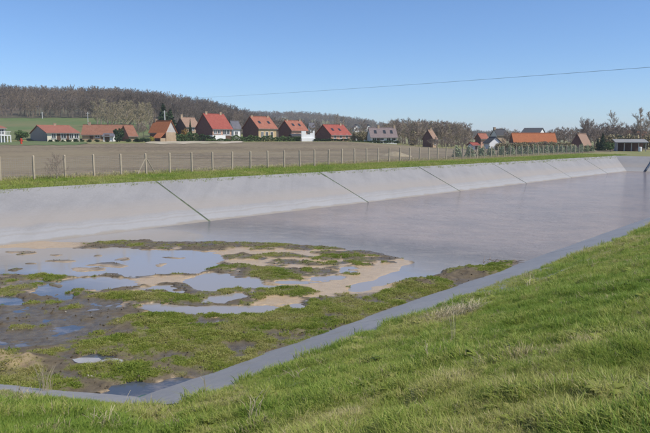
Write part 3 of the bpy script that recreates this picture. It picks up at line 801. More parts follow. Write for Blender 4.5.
# clods and pebbles on the silt
def stone_mesh(name, seed, mat):
    bm = bmesh.new(); bmesh.ops.create_icosphere(bm, subdivisions=1, radius=1)
    r = random.Random(seed)
    for v_ in bm.verts: v_.co *= r.uniform(0.5, 1.3); v_.co.z *= 0.42
    me = bpy.data.meshes.new(name); bm.to_mesh(me); bm.free(); me.materials.append(mat)
    return bpy.data.objects.new(name, me)
M_clod = surf('dark_clod', (0.05, 0.038, 0.025), (0.10, 0.08, 0.05), 9)
cand = np.argwhere(keep & (H > 0.03) & (sandm < 0.3)); sel = cand[rng.choice(len(cand), 2600)]
X_ = BX[sel[:, 0], sel[:, 1]]; Y_ = BY[sel[:, 0], sel[:, 1]]; Z_ = BZ[sel[:, 0], sel[:, 1]]; n = len(X_)
pk = np.where(rng.random(n) < 0.05, 3, rng.integers(0, 3, n))
sc = rng.uniform(0.012, 0.05, n) * np.where(pk == 3, 0.8, 1)
protos = [stone_mesh('clod', i, M_clod if i < 3 else M_stone) for i in range(4)]
scatter('clods', np.stack([X_, Y_, Z_], 1), rng.uniform(0, 6.28, (n, 3)), np.repeat(sc[:, None], 3, 1), pk, np.zeros(n), protos)

# ------------------------------------------------------------------ dry stalks and straw clumps on the near bank
def stalk_clump(name, x, y, n, h, spread, lean, label, mat=M_straw, z=None, w=0.0035):
    z = gz(x, y) if z is None else z
    r = random.Random(int(abs(x * 131 + y * 977))); parts = []
    for i in range(n):
        a = r.uniform(0, 6.28); d = spread * math.sqrt(r.random()); hh = h * r.uniform(0.55, 1.1)
        la = r.uniform(0, 6.28); ln = lean * r.uniform(0.2, 1.2) * hh
        bx_, by_ = d * math.cos(a), d * math.sin(a)
        pts = [(bx_ + math.cos(la) * ln * t * t, by_ + math.sin(la) * ln * t * t, hh * t * (1 - 0.3 * lean * t) + gz(x + bx_, y + by_) - z - (0.02 if t == 0 else 0)) for t in (0, 0.35, 0.7, 1.0)]
        parts.append(tube_vf(pts, [w, w * 0.9, w * 0.7, w * 0.4], 3, False))
        if r.random() < 0.5:
            t0 = pts[2]; q = [t0, (t0[0] + r.uniform(-.06, .06), t0[1] + r.uniform(-.06, .06), t0[2] + r.uniform(.02, .09))]
            parts.append(tube_vf(q, [w * 0.7, w * 0.4], 3, False))
    V, Fc = join_vf(parts)
    o = link(name, pymesh(name, V, Fc, mat)); o.location = (x, y, z)
    return tag(o, label, 'dry plant', 'dry stalks along the bank')
def bank_at(px, py):
    r = ray(px, py)
    t = 1.0
    for _ in range(4000):
        t += 0.02
        if gz(r[0] * t, r[1] * t) > EYE + r[2] * t: break
    return r[0] * t, r[1] * t
for (px, py, n_, h_, sp, ln, lb) in (
    (46, 392, 16, 0.55, 0.14, 0.25, 'clump of tall dry stalks by the basin corner at left'),
    (22, 402, 6, 0.3, 0.14, 0.4, 'short dry stalks at the far left of the grassy bank'),
    (205, 402, 3, 0.55, 0.05, 0.15, 'single tall dry stem standing before the basin corner'),
    (128, 410, 3, 0.35, 0.08, 0.5, 'bent dry stem in front of the brown corner puddle'),
    (256, 420, 6, 0.42, 0.10, 0.4, 'branched dry stems in the grass at lower centre'),
    (298, 382, 5, 0.28, 0.10, 0.7, 'curled dry stems beside the grey lining strip'),
    (452, 340, 3, 0.55, 0.06, 0.3, 'thin dry stem below the straw clump on the bank'),
    (430, 362, 3, 0.35, 0.05, 0.4, 'short dry stem in the grass left of the thin dry stem'),
    (105, 428, 10, 0.28, 0.2, 0.6, 'low straw tangle at the bottom left of the bank'),
    (530, 288, 6, 0.35, 0.12, 0.8, 'small straw wisp at the bank edge further right')):
    stalk_clump('dry_stalks', *bank_at(px, py), int(n_ * 1.5), h_ * 1.3, sp, ln, lb, w=0.0055)
stalk_clump('straw_clump', *bank_at(455, 316), 420, 0.36, 0.6, 0.9, 'wide clump of pale bent straw on the bank beside the lining', w=0.0045)
stalk_clump('straw_clump', *bank_at(437, 322), 150, 0.30, 0.4, 0.9, 'smaller straw clump at the left of the wide one', w=0.0045)

# debris in the corner and on the bed
def flat_piece(name, px, py, z, w, l, th, rz, mat, label, cat, tilt=0.05):
    x, y = on_z(px, py, z)
    r = random.Random(int(px)); N = 9
    ring = [(w / 2 * math.cos(2 * math.pi * i / N) * r.uniform(0.75, 1.15), l / 2 * math.sin(2 * math.pi * i / N) * r.uniform(0.75, 1.15)) for i in range(N)]
    V = [(a, b, 0) for a, b in ring] + [(a * 0.97, b * 0.97, th) for a, b in ring]
    Fc = [tuple(range(N))[::-1], tuple(range(N, 2 * N))] + [(i, (i + 1) % N, N + (i + 1) % N, N + i) for i in range(N)]
    o = link(name, pymesh(name, V, Fc, mat)); o.location = (x, y, z); o.rotation_euler = (tilt, 0, rz)
    return tag(o, label, cat)
M_green = surf('green_sheet', (0.03, 0.085, 0.055), (0.06, 0.12, 0.085), 4, 0.5)
M_frag = surf('wet_pale_slab', (0.27, 0.265, 0.26), (0.36, 0.35, 0.34), 5, 0.6)
flat_piece('plastic_sheet', 147, 397, -2.622, 0.42, 0.22, 0.012, 0.3, M_green, 'scrap of dark green plastic lying in the corner puddle', 'plastic scrap')
flat_piece('concrete_fragment', 86, 361.0, -2.58, 0.72, 0.40, 0.03, 0.1, M_frag, 'flat pale concrete fragment on the mud, the left of a pair', 'fragment')
flat_piece('concrete_fragment', 111, 362.5, -2.58, 0.60, 0.42, 0.035, -0.15, M_frag, 'flat pale concrete fragment on the mud, the right of a pair', 'fragment')

# driftwood twigs at the tip of the weedy tongue
parts = []
r_ = random.Random(4)
for i in range(16):
    a = r_.uniform(0, 6.28); l_ = r_.uniform(0.2, 0.55); x0, y0 = r_.uniform(-.9, .9), r_.uniform(-.3, .3)
    parts.append(tube_vf([(x0, y0, 0.02), (x0 + l_ * .5 * math.cos(a), y0 + l_ * .5 * math.sin(a), r_.uniform(.04, .14)), (x0 + l_ * math.cos(a), y0 + l_ * math.sin(a), r_.uniform(.05, .25))], [.018, .014, .006], 4, False))
V, Fc = join_vf(parts)
o = link('driftwood', pymesh('driftwood', V, Fc, M_twig_dark)); o.location = (*on_z(502, 263, -2.56), -2.56); tag(o, 'dark driftwood twigs at the tip of the weedy tongue', 'driftwood')

# ------------------------------------------------------------------ wire fence
FV = 46.4
fence = empty('wire_fence', (*W(30, FV), 0))
fence.location = (0, 0, 0)
tag(fence, 'long wire fence with pale concrete posts between the basin and the field', 'fence')
S = 0.062; PH = 1.76
pv = [(-S, -S, -0.3), (S, -S, -0.3), (S, S, -0.3), (-S, S, -0.3), (-S, -S, PH), (S, -S, PH), (S, S, PH), (-S, S, PH), (-S * .5, -S * .5, PH + .05), (S * .5, -S * .5, PH + .05), (S * .5, S * .5, PH + .05), (-S * .5, S * .5, PH + .05)]
pf = [(3, 2, 1, 0)] + [(i, (i + 1) % 4, 4 + (i + 1) % 4, 4 + i) for i in range(4)] + [(4 + i, 4 + (i + 1) % 4, 8 + (i + 1) % 4, 8 + i) for i in range(4)] + [(8, 9, 10, 11)]
post_me = pymesh('post', pv, pf, M_post)
SP = 2.38
br_me = None
parts = []
for k in range(11): parts.append(box_vf(IDF, 0.06, SP - 0.06, -0.002, 0.002, 0.08 + k * 0.155, 0.084 + k * 0.155))
for k in range(1, 15): parts.append(box_vf(IDF, k * SP / 15 - .002, k * SP / 15 + .002, 0.0025, 0.0065, 0.08, 1.63))
net_me = pymesh('netting', *join_vf(parts), M_wire)
ang = math.atan2(UY, UX)
i = 0; uq = 18.85 - 3 * SP
while uq < 139:
    x, y = W(uq, FV); z = gz(x, y)
    o = link('post', post_me, fence); o.location = (x, y, z); o.rotation_euler = (random.uniform(-.02, .02), random.uniform(-.02, .02), ang + random.uniform(-.1, .1))
    if uq + SP < 139:
        nn = link('netting', net_me, fence); nn.location = (x, y, z); nn.rotation_euler = (0, 0, ang)
    i += 1; uq += SP
for ub in (18.85 + 5 * SP, 18.85 + 30 * SP, 18.85 + 14 * SP + 1000):
    if ub > 200: continue
    for s in (-1, 1):
        x0, y0 = W(ub + s * 0.95, FV - 0.02); x1, y1 = W(ub + s * 0.06, FV - 0.02)
        z = gz(x0, y0)
        link('brace', pymesh('brace', *tube_vf([(x0, y0, z - 0.1), (x1, y1, z + 1.35)], 0.045, 4), M_post), fence)

# ------------------------------------------------------------------ trees
def bare_vf(seed, h, spread, up, limbs=11, branches=7, twigs=7, tr=0.16, tw=0.022, base=0.25):
    r = random.Random(seed); T, C = [], []
    def grow(p, d, length, n, wob, trop):
        pts = [p]; d = d.normalized()
        for i in range(n):
            d = (d + Vector((r.gauss(0, wob), r.gauss(0, wob), r.gauss(0, wob) + trop))).normalized()
            pts.append(pts[-1] + d * (length / n))
        return pts
    trunk = grow(Vector((0, 0, -0.3)), Vector((0, 0, 1)), h * 0.82, 7, 0.05, 0.05)
    T.append(tube_vf(trunk, [tr * (1 - 0.11 * i) for i in range(8)], 6, False))
    for i in range(limbs):
        t = base + (1 - base) * (i + r.random()) / limbs
        q = t * 7; k = min(int(q), 6); p = trunk[k].lerp(trunk[k + 1], q - k)
        a = i * 2.4 + r.uniform(-.5, .5)
        ln = h * spread * (1.12 - 0.75 * t) * r.uniform(0.75, 1.2)
        d = Vector((math.cos(a), math.sin(a), up + r.uniform(-.15, .3)))
        lp = grow(p, d, ln, 4, 0.14, 0.10)
        r0 = tr * (0.42 - 0.2 * t)
        T.append(tube_vf(lp, [r0, r0 * .8, r0 * .6, r0 * .42, r0 * .25], 4, False))
        for j in range(branches):
            s = 0.2 + 0.8 * (j + r.random()) / branches
            q = s * 4; k = min(int(q), 3); bp = lp[k].lerp(lp[k + 1], q - k)
            bd = (lp[k + 1] - lp[k]).normalized() + Vector((r.gauss(0, .6), r.gauss(0, .6), r.gauss(.15, .5)))
            bl = ln * 0.5 * r.uniform(0.6, 1.2)
            pp = grow(bp, bd, bl, 3, 0.18, 0.1)
            C.append(tube_vf(pp, [tw * 1.5, tw * 1.3, tw, tw * .6], 3, False))
            for m_ in range(twigs):
                s2 = 0.15 + 0.85 * r.random(); q = s2 * 3; k = min(int(q), 2); tp = pp[k].lerp(pp[k + 1], q - k)
                td = (pp[k + 1] - pp[k]).normalized() + Vector((r.gauss(0, .7), r.gauss(0, .7), r.gauss(.2, .6)))
                tl = bl * 0.5 * r.uniform(0.5, 1.2)
                C.append(tube_vf(grow(tp, td, tl, 2, 0.2, 0.1), [tw * .8, tw * .6, tw * .3], 3, False))
    return join_vf(T), join_vf(C)
def np_mesh(name, vf, mat):
    me = bpy.data.meshes.new(name); me.from_pydata(vf[0], [], vf[1]); me.materials.append(mat); return me
BARE = {}
def bare_proto(key, mat, **kw):
    t, c = bare_vf(**kw)
    BARE[key] = (np_mesh('trunk', t, M_bark), np_mesh('crown', c, mat), kw['h'])
for i in range(4): bare_proto(('tree', i), M_twig, seed=10 + i, h=10, spread=0.36, up=0.75, tw=0.032, limbs=14, branches=9, twigs=12)
for i in range(3): bare_proto(('dark', i), M_twig_dark, seed=20 + i, h=10, spread=0.40, up=0.6, limbs=14, branches=9, twigs=12, tw=0.034)
for i in range(3): bare_proto(('poplar', i), M_twig_pale, seed=30 + i, h=12, spread=0.24, up=1.4, limbs=16, branches=8, twigs=11, base=0.15, tw=0.032)
for i in range(3): bare_proto(('tall', i), M_twig, seed=40 + i, h=12, spread=0.27, up=1.0, limbs=12, base=0.3, branches=9, twigs=12, tw=0.028)
for i in range(2): bare_proto(('shrub', i), M_twig_dark, seed=50 + i, h=3, spread=0.55, up=0.7, limbs=14, branches=6, twigs=5, tr=0.05, tw=0.010, base=0.02)

def leaf_vf(seed, n, shape, size):
    """loose leaf clumps through a crown's volume; shape(r) gives a point"""
    r = random.Random(seed); V, Fc = [], []
    for i in range(n):
        p = Vector(shape(r)); s = size * r.uniform(0.6, 1.3)
        a = Vector((r.gauss(0, 1), r.gauss(0, 1), r.gauss(0, .7))).normalized(); b = a.orthogonal().normalized()
        c = a.cross(b); th = r.uniform(0, 6.28)
        e1 = (b * math.cos(th) + c * math.sin(th)) * s; e2 = (c * math.cos(th) - b * math.sin(th)) * s * 0.55
        k = len(V); V += [tuple(p - e1), tuple(p + e2), tuple(p + e1), tuple(p - e2)]; Fc.append((k, k + 1, k + 2, k + 3))
    return V, Fc
def lumpy(seed, rx, ry, rz, lumps=9):
    r0 = random.Random(seed); L = []
    for i in range(lumps):
        a = r0.uniform(0, 6.28); t = r0.uniform(0.15, 0.62)
        L.append((t * rx * math.cos(a), t * ry * math.sin(a), rz * r0.uniform(0.45, 1.45), r0.uniform(0.32, 0.58)))
    def f(r):
        x, y, z, s = r.choice(L)
        d = Vector((r.gauss(0, 1), r.gauss(0, 1), r.gauss(0, 1))).normalized() * (r.random() ** 0.4) * s
        return (x + d.x * rx, y + d.y * ry, max(0.03, z + d.z * rz))
    return f
def conifer(h, rbase):
    def f(r):
        t = 1 - math.sqrt(r.random()); lay = 0.80 + 0.28 * (((t * 9) % 1.0) < 0.45)
        R = rbase * (1 - t) * lay * r.random() ** 0.35 + 0.05
        a = r.uniform(0, 6.28)
        return (R * math.cos(a), R * math.sin(a), 0.05 * h + t * h * 0.95 - 0.25 * R)
    return f
def boxy(lx, ly, h, seed):
    ph = random.Random(seed).uniform(0, 9)
    def f(r):
        x = r.uniform(-lx / 2, lx / 2); hh = h * (0.82 + 0.14 * math.sin(x * 1.3 + ph) + 0.1 * math.sin(x * 3.1 + ph * 2))
        q = r.random()
        if q < 0.4: y, z = r.uniform(-ly / 2, ly / 2), hh * r.uniform(0.86, 1.05)
        else: y, z = r.choice((-1, 1)) * ly / 2 * r.uniform(0.7, 1.05), hh * r.random()
        return (x, y, z)
    return f
def stem_me(h, r0): return np_mesh('trunk', tube_vf([(0, 0, -0.2), (0.02, 0, h * 0.5), (0, 0.03, h)], [r0, r0 * .7, r0 * .3], 6, False), M_bark)
LEAFY = {}
LEAFY['round'] = [(stem_me(2, .12), np_mesh('crown', leaf_vf(60 + i, 1500, lumpy(60 + i, 2, 2, 2), 0.26), M_everg), 4) for i in range(2)]
LEAFY['green'] = [(stem_me(1.5, .1), np_mesh('crown', leaf_vf(65 + i, 1300, lumpy(65 + i, 2, 2, 2), 0.25), M_hedge), 4) for i in range(2)]
LEAFY['dull'] = [(stem_me(1.5, .1), np_mesh('crown', leaf_vf(70 + i, 900, lumpy(70 + i, 2, 2, 2), 0.25), M_shrub), 4) for i in range(3)]
LEAFY['conifer'] = [(stem_me(7, .14), np_mesh('crown', leaf_vf(75 + i, 2200, conifer(10, 2.2), 0.30), M_everg), 10) for i in range(2)]
LEAFY['young'] = [(stem_me(1.2, .03), np_mesh('crown', leaf_vf(80 + i, 420, conifer(2, 0.55), 0.11), M_young), 2) for i in range(3)]
LEAFY['yellow'] = [(stem_me(1, .05), np_mesh('crown', leaf_vf(85, 800, lumpy(85, 2, 2, 2), 0.25), M_yellow), 4)]
LEAFY['ochre'] = [(stem_me(1, .05), np_mesh('crown', leaf_vf(86, 800, lumpy(86, 2, 2, 2), 0.25), M_ochre), 4)]

def plant(name, px, d, ytop, kind, i, label, cat, group=None, wide=1.0, ybase=None, zoff=0.0):
    """plant standing d metres ahead in the column px, its top reaching the row ytop"""
    x, y, ztop = at_d(px, ytop, d); zb = gz(x, y)
    if isinstance(kind, tuple): tr, cr, h = BARE[kind]
    else: tr, cr, h = LEAFY[kind][i % len(LEAFY[kind])]
    s = max(0.15, (ztop - zb) / h)
    o = empty(name, (x, y, zb), random.uniform(0, 6.28)); o.scale = (s * wide, s * wide, s)
    link('trunk', tr, o); link('crown', cr, o)
    return tag(o, label, cat, group)

# ------------------------------------------------------------------ houses
def house(label, px, d, alpha, fw, gw, ye, yr, roof, wall, gable=None, mirror=False, windows=(), door=None, chimneys=(), skylights=(), plinth=None, gwindows=(), group='village houses beyond the field', name='house', cat='house', zb=None, half=0.0):
    gable = gable or wall
    ca, sa = math.cos(rad(alpha)), math.sin(rad(alpha))
    cx_, cy_, ze = at_d(px, ye, d); zr = at_d(px, yr, d + 3)[2]
    k = cx_ / cy_
    r, g = ((-ca, sa), (sa, ca)) if mirror else ((ca, sa), (-sa, ca))
    sc = FPX / d
    L = abs(fw / sc / max(0.15, abs(r[0] - k * r[1])))
    Wd = abs(gw / sc / max(0.15, abs(g[0] - k * g[1])))
    Wd = max(Wd, 3.5)
    mx_, my_ = cx_ + r[0] * L / 2 + g[0] * Wd / 2, cy_ + r[1] * L / 2 + g[1] * Wd / 2
    z0 = gz(mx_, my_) if zb is None else zb
    he, hr = ze - z0, zr - z0
    fr = Frame((cx_ - mx_, cy_ - my_, 0), r, g)
    root = empty(name, (mx_, my_, z0)); tag(root, label, cat, group)
    V = [fr(x, y, z) for x in (0, L) for (y, z) in ((0, -0.6), (0, he), (Wd / 2, hr), (Wd, he), (Wd, -0.6))]
    Fc = [(0, 1, 2, 3, 4), (9, 8, 7, 6, 5), (0, 5, 6, 1), (1, 6, 7, 2), (2, 7, 8, 3), (3, 8, 9, 4), (4, 9, 5, 0)]
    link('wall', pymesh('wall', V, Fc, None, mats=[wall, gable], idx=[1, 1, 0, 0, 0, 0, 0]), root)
    ov, th = 0.35, 0.18
    sl = (hr - he) / (Wd / 2)
    parts = []
    for (ya, yb) in ((-ov, Wd / 2), (Wd + ov, Wd / 2)):
        za = he - ov * sl + 0.04; zbb = hr + 0.04
        V = [fr(x, y, z) for x in (-0.3, L + 0.3) for (y, z) in ((ya, za), (yb, zbb), (yb, zbb + th), (ya, za + th))]
        parts.append((V, [(0, 1, 2, 3), (7, 6, 5, 4), (0, 4, 5, 1), (1, 5, 6, 2), (2, 6, 7, 3), (3, 7, 4, 0)]))
    parts.append(box_vf(fr, -0.32, L + 0.32, Wd / 2 - 0.16, Wd / 2 + 0.16, hr + 0.12, hr + 0.30))
    ro = link('roof', pymesh('roof', *join_vf(parts), roof), root)
    for f, hh in chimneys:
        x = f * L
        ch = link('chimney', pymesh('chimney', *join_vf([box_vf(fr, x - .35, x + .35, Wd / 2 - .32, Wd / 2 + .32, hr - .5, hr + hh), box_vf(fr, x - .42, x + .42, Wd / 2 - .39, Wd / 2 + .39, hr + hh + 0.003, hr + hh + .14)]), Wl_white if hh < 0 else Wl_tan), ro)
    for f, t in skylights:
        x = f * L; y = Wd / 2 * t; z = he + sl * y + th + 0.06
        V = [fr(x + a, y + b, z + b * sl + c) for a in (-.45, .45) for b in (-.4, .4) for c in (0, .08)]
        link('skylight', pymesh('skylight', V, BOXF, M_glass), ro)
    if plinth:
        link('plinth', pymesh('plinth', *box_vf(fr, -0.06, L + .06, -0.07, Wd * 0.2, -0.5, plinth[0]), plinth[1]), root)
    def opening(nm, pm, f, zz, w, h, side=0):
        x = f * (L if side == 0 else Wd)
        if side == 0: B = lambda a, b, c, d_, e, q: box_vf(fr, a, b, c, d_, e, q)
        else:
            B = lambda a, b, c, d_, e, q: box_vf(Frame(fr(0, 0, 0), g, r), a, b, c, d_, e, q)
        off = -0.09 if plinth and zz < plinth[0] else 0
        wn_ = link(nm, pymesh(nm, *B(x - w / 2, x + w / 2, -0.03 + off, 0.05, zz, zz + h), pm), root)
        t = 0.09
        if nm == 'window':
            link('frame', pymesh('frame', *join_vf([B(x - w / 2 - t, x - w / 2 - .002, -0.07 + off, 0.04, zz - t, zz + h + t), B(x + w / 2 + .002, x + w / 2 + t, -0.07 + off, 0.04, zz - t, zz + h + t), B(x - w / 2, x + w / 2, -0.068 + off, 0.04, zz - t, zz - .002), B(x - w / 2, x + w / 2, -0.068 + off, 0.04, zz + h + .002, zz + h + t), B(x - .035, x + .035, -0.066 + off, 0.03, zz + .002, zz + h - .002)]), M_frame), wn_)
            link('sill', pymesh('sill', *B(x - w / 2 - .16, x + w / 2 + .16, -0.16 + off, 0.03, zz - t - .10, zz - t - .003), Wl_grey), wn_)
    gy = -ov - 0.06; gz_ = he - ov * sl
    gut = link('gutter', pymesh('gutter', *box_vf(fr, -0.3, L + 0.3, gy - 0.07, gy + 0.05, gz_ - 0.02, gz_ + 0.10), M_sheet), ro)
    link('downpipe', pymesh('downpipe', *tube_vf([fr(L - 0.12, gy, gz_), fr(L - 0.12, -0.08, gz_ - 0.45), fr(L - 0.12, -0.08, 0.0)], 0.05, 6), M_sheet), root)
    for wd in windows: opening('window', M_glass, *wd)
    for wd in gwindows: opening('window', M_glass, *wd, side=1)
    if door:
        for dd_ in (door if isinstance(door, list) else [door]): opening('door', M_door, dd_[0], 0.05, dd_[1], dd_[2])
    root['dims'] = [L, Wd, he, hr]
    return root, fr, L, Wd, he, hr

house('grey-gabled cream bungalow with orange roof beside the red post', 47, 178, 33, 33, 19, 133.2, 125.2, R_orange, Wl_cream, Wl_grey,
      windows=[(0.20, 0.9, 1.0, 1.3), (0.50, 0.9, 1.3, 1.3), (0.74, 0.9, 1.0, 1.3), (0.9, 0.9, 1.0, 1.2)], door=[(0.35, 1.0, 2.1), (0.62, 0.9, 2.1)], chimneys=[(0.55, 0.7)])
rt, fr, L, Wd, he, hr = house('orange-roofed house with white balcony, cut by the left edge of the photograph', -3.5, 165, 40, 9, 46, 128.5, 119, R_orange, Wl_cream, Wl_cream, windows=[(0.5, 1.9, 1.2, 1.3)], chimneys=[(0.3, .8)])
bal = link('balcony', pymesh('balcony', *join_vf([box_vf(fr, 0.3, L + 0.7, -2.2, -0.02, 1.5, 1.7)] + [box_vf(fr, 0.4 + i * (L + .1) / 3, 0.6 + i * (L + .1) / 3, -2.15, -1.95, -0.4, 1.497) for i in range(4)]), M_frame), rt)
link('railing', pymesh('railing', *join_vf([box_vf(fr, 0.3, L + 0.7, -2.2, -2.12, 2.5, 2.6)] + [box_vf(fr, 0.35 + i * .3, 0.41 + i * .3, -2.19, -2.13, 1.7, 2.498) for i in range(int((L + .35) / .3))]), M_frame), bal)
rt, fr, L, Wd, he, hr = house('long low brown-orange roofed building behind the dark garden shrubs', 82, 196, 10, 46, 5, 134.5, 125.3, R_rust, Wl_tan, Wl_brick, door=[(0.5, 2.4, 1.7), (0.2, 1.0, 1.7)], windows=[(0.33, .65, 1.2, 0.85)], chimneys=[(0.12, 0.9)])
house('small orange-roofed house end right of the dark round tree', 129, 190, 35, 8, 9, 136.0, 125.8, R_rust, Wl_tan, R_rust)
house('low white outbuilding before the long brown-orange roof', 103, 184, 12, 10, 4, 136.5, 134.2, R_slate, Wl_white, cat='outbuilding', name='outbuilding', door=(0.4, 1.4, 1.9))
rt, fr, L, Wd, he, hr = house('orange-tiled barn with grey boarded gable beside the pale track', 166, 184, 33, 16.5, 10, 131.5, 121.2, R_vivid, Wl_brick, Wl_board, mirror=True, chimneys=[(0.93, 0.5)], name='barn', cat='barn', plinth=None)
link('lean_to_roof', pymesh('lean_to_roof', [fr(x, y, z) for x in (0, 3.2) for (y, z) in ((-2.3, he - 2.0), (-0.02, he - 0.25), (-0.02, he - 0.08), (-2.3, he - 1.83))], [(0, 1, 2, 3), (7, 6, 5, 4), (0, 4, 5, 1), (1, 5, 6, 2), (2, 6, 7, 3), (3, 7, 4, 0)], R_vivid), rt)
link('lean_to_wall', pymesh('lean_to_wall', *box_vf(fr, 0.2, 0.5, -2.0, -0.03, -0.5, he - 1.9), Wl_tan), rt)
link('brick_base', pymesh('brick_base', *box_vf(fr, -0.06, 0.25, -0.05, Wd + .05, -0.5, he - 0.2), Wl_tan), rt)
house('house with brown-grey roof behind the ochre bush', 186, 214, 42, 13, 10, 126.5, 118.0, R_brown, Wl_tan, Wl_brick, chimneys=[(0.04, 1.0)], windows=[(0.5, 2.5, 1, 1.1)])
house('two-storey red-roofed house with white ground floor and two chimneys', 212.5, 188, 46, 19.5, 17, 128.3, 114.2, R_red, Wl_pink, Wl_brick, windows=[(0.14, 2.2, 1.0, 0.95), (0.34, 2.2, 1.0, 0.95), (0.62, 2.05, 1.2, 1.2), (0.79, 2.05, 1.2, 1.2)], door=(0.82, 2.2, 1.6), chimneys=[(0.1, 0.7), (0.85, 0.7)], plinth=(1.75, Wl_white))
house('small white house with grey slate roof between two red-roofed houses', 233.5, 214, 40, 7, 5.5, 128.0, 121.5, R_slate, Wl_white, windows=[(0.4, 1.6, 1.0, 1.1)])
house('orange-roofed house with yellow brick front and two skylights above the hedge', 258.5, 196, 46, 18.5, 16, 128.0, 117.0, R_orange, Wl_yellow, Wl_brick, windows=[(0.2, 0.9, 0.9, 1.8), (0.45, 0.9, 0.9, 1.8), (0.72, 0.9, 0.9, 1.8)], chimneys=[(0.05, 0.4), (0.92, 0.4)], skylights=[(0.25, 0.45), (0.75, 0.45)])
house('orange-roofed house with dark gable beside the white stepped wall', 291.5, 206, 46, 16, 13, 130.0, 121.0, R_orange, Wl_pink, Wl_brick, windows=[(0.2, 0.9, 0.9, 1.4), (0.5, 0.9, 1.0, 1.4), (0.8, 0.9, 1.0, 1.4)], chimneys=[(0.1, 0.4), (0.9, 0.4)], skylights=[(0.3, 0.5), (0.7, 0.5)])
house('tiny white house far behind, between two orange roofs', 310, 290, 15, 4.5, 2, 127.5, 123.2, R_slate, Wl_white)
house('red-roofed house at the right end of the row of four', 331, 200, 46, 20, 15.5, 134.5, 125.2, R_red, Wl_pink, Wl_brick, windows=[(0.2, 0.8, 0.9, 1.3), (0.5, 0.8, 0.9, 1.3), (0.8, 0.8, 0.9, 1.3)], chimneys=[(0.85, 0.5)], skylights=[(0.25, 0.45), (0.6, 0.45)])
house('long white house with mauve slate roof and a white end chimney', 371, 210, 14, 26, 4, 136.6, 128.0, R_mauve, Wl_white, windows=[(0.13, 0.8, 1.2, 1.3), (0.42, 0.8, 1.2, 1.3), (0.68, 0.8, 1.2, 1.3), (0.88, 0.8, 1.2, 1.3)], door=(0.28, 1.1, 2.2), chimneys=[(0.97, 0.9), (0.35, 0.8)], skylights=[(0.2, 0.45), (0.55, 0.45), (0.82, 0.45)])
house('far white gable, the left of two above the shrubs', 354, 340, 70, 2, 3.5, 127.5, 125.0, R_slate, Wl_white, mirror=True)
house('far white gable, the right of two above the shrubs', 366, 330, 70, 2, 4.5, 128.2, 125.2, R_slate, Wl_white, mirror=True)
house('narrow dark-roofed brick house standing before the brown wood', 433, 196, 55, 4, 8, 138.5, 130.5, R_brown, Wl_tan, Wl_brick, chimneys=[(0.5, 0.7)], windows=[(0.5, 0.9, .9, 1.2)])
house('small white-gabled house with black roof edges behind the fence', 489.5, 190, 72, 5.5, 11.5, 142.6, 137.6, R_dark, Wl_white, Wl_white, mirror=True, gwindows=[])
house('dark-roofed house with tan chimney above the small white gable', 497, 235, 22, 10, 3, 134.5, 129.5, R_dark, Wl_tan, Wl_white, chimneys=[(0.02, 0.7)])
house('small orange-roofed brick house left of the small white gable', 481, 215, 20, 7, 3, 138.5, 134.0, R_orange, Wl_pink, Wl_brick)
house('long bright orange-roofed farm building behind the young conifers', 514, 215, 4, 42, 4, 141.5, 133.5, R_vivid, Wl_tan, Wl_brick, door=[(0.25, 2, 2.2), (0.7, 2.2, 2.2)], name='farm_building', cat='farm building')
house('black-roofed house with white gable above the long orange roof', 539, 262, 28, 18, 6.5, 133.6, 128.4, R_dark, Wl_white, Wl_white, mirror=True)
house('low white shed beside the fence, left of the small white gable', 473, 178, 12, 6, 3, 145.5, 143.2, R_red, Wl_white, name='shed', cat='shed', door=(0.7, 1.2, 1.4))
house('brown-roofed house with dark open gable facing the basin', 583.5, 172, 62, 12, 13, 146.2, 134.0, R_brown, Wl_tan, Wl_brick, gwindows=[], chimneys=[(0.1, 0.5)])
house('orange roof among trees behind the open shed, left one', 621, 232, 10, 12, 3, 137.5, 131.5, R_orange, Wl_tan, Wl_brick)
house('orange roof among trees at the right edge, right one', 636, 245, 8, 22, 3, 138.0, 132.0, R_vivid, Wl_tan, Wl_brick)

# open shed at the right
x0, y0, _ = at_d(617, 140, 158); x1, y1, _ = at_d(647, 140, 156)
zb = gz(x0, y0); ze = at_d(617, 142.8, 158)[2]; Ls = math.hypot(x1 - x0, y1 - y0)
r = ((x1 - x0) / Ls, (y1 - y0) / Ls); g = (-r[1], r[0])
sh = tag(empty('open_shed', (x0, y0, zb)), 'open-fronted shed with pale grey sheet roof at the far right', 'shed')
fr = Frame((0, 0, 0), r, g); hs = ze - zb
link('roof', pymesh('roof', [fr(x, y, z) for x in (-.4, Ls + .4) for (y, z) in ((-.6, hs), (5.5, hs + .75), (5.5, hs + .9), (-.6, hs + .15))], [(0, 1, 2, 3), (7, 6, 5, 4), (0, 4, 5, 1), (1, 5, 6, 2), (2, 6, 7, 3), (3, 7, 4, 0)], M_sheet), sh)
link('back_wall', pymesh('back_wall', *box_vf(fr, 0, Ls, 5.1, 5.3, -.3, hs + .66), Wl_brick), sh)
for i in range(5):
    x = 0.05 + i * (Ls - .3) / 4
    link('post', pymesh('post', *box_vf(fr, x, x + .2, 0, .2, -.3, hs + .04), Wl_board), sh)
link('side_wall', pymesh('side_wall', *box_vf(fr, 0.0, .15, .25, 5.05, -.3, hs + .06), Wl_board), sh)
# stacked white drum under it
x, y, _ = at_d(640, 150, 154)
dr = link('white_tank', pymesh('white_tank', *tube_vf([(0, 0, -.02), (0, 0, .1), (0, 0, .9), (0, 0, 1.05), (0, 0, 1.1)], [.36, .4, .4, .36, .12], 14), M_frame, smooth=False)); dr.location = (x, y, gz(x, y)); tag(dr, 'small white tank standing at the front of the open shed', 'tank')

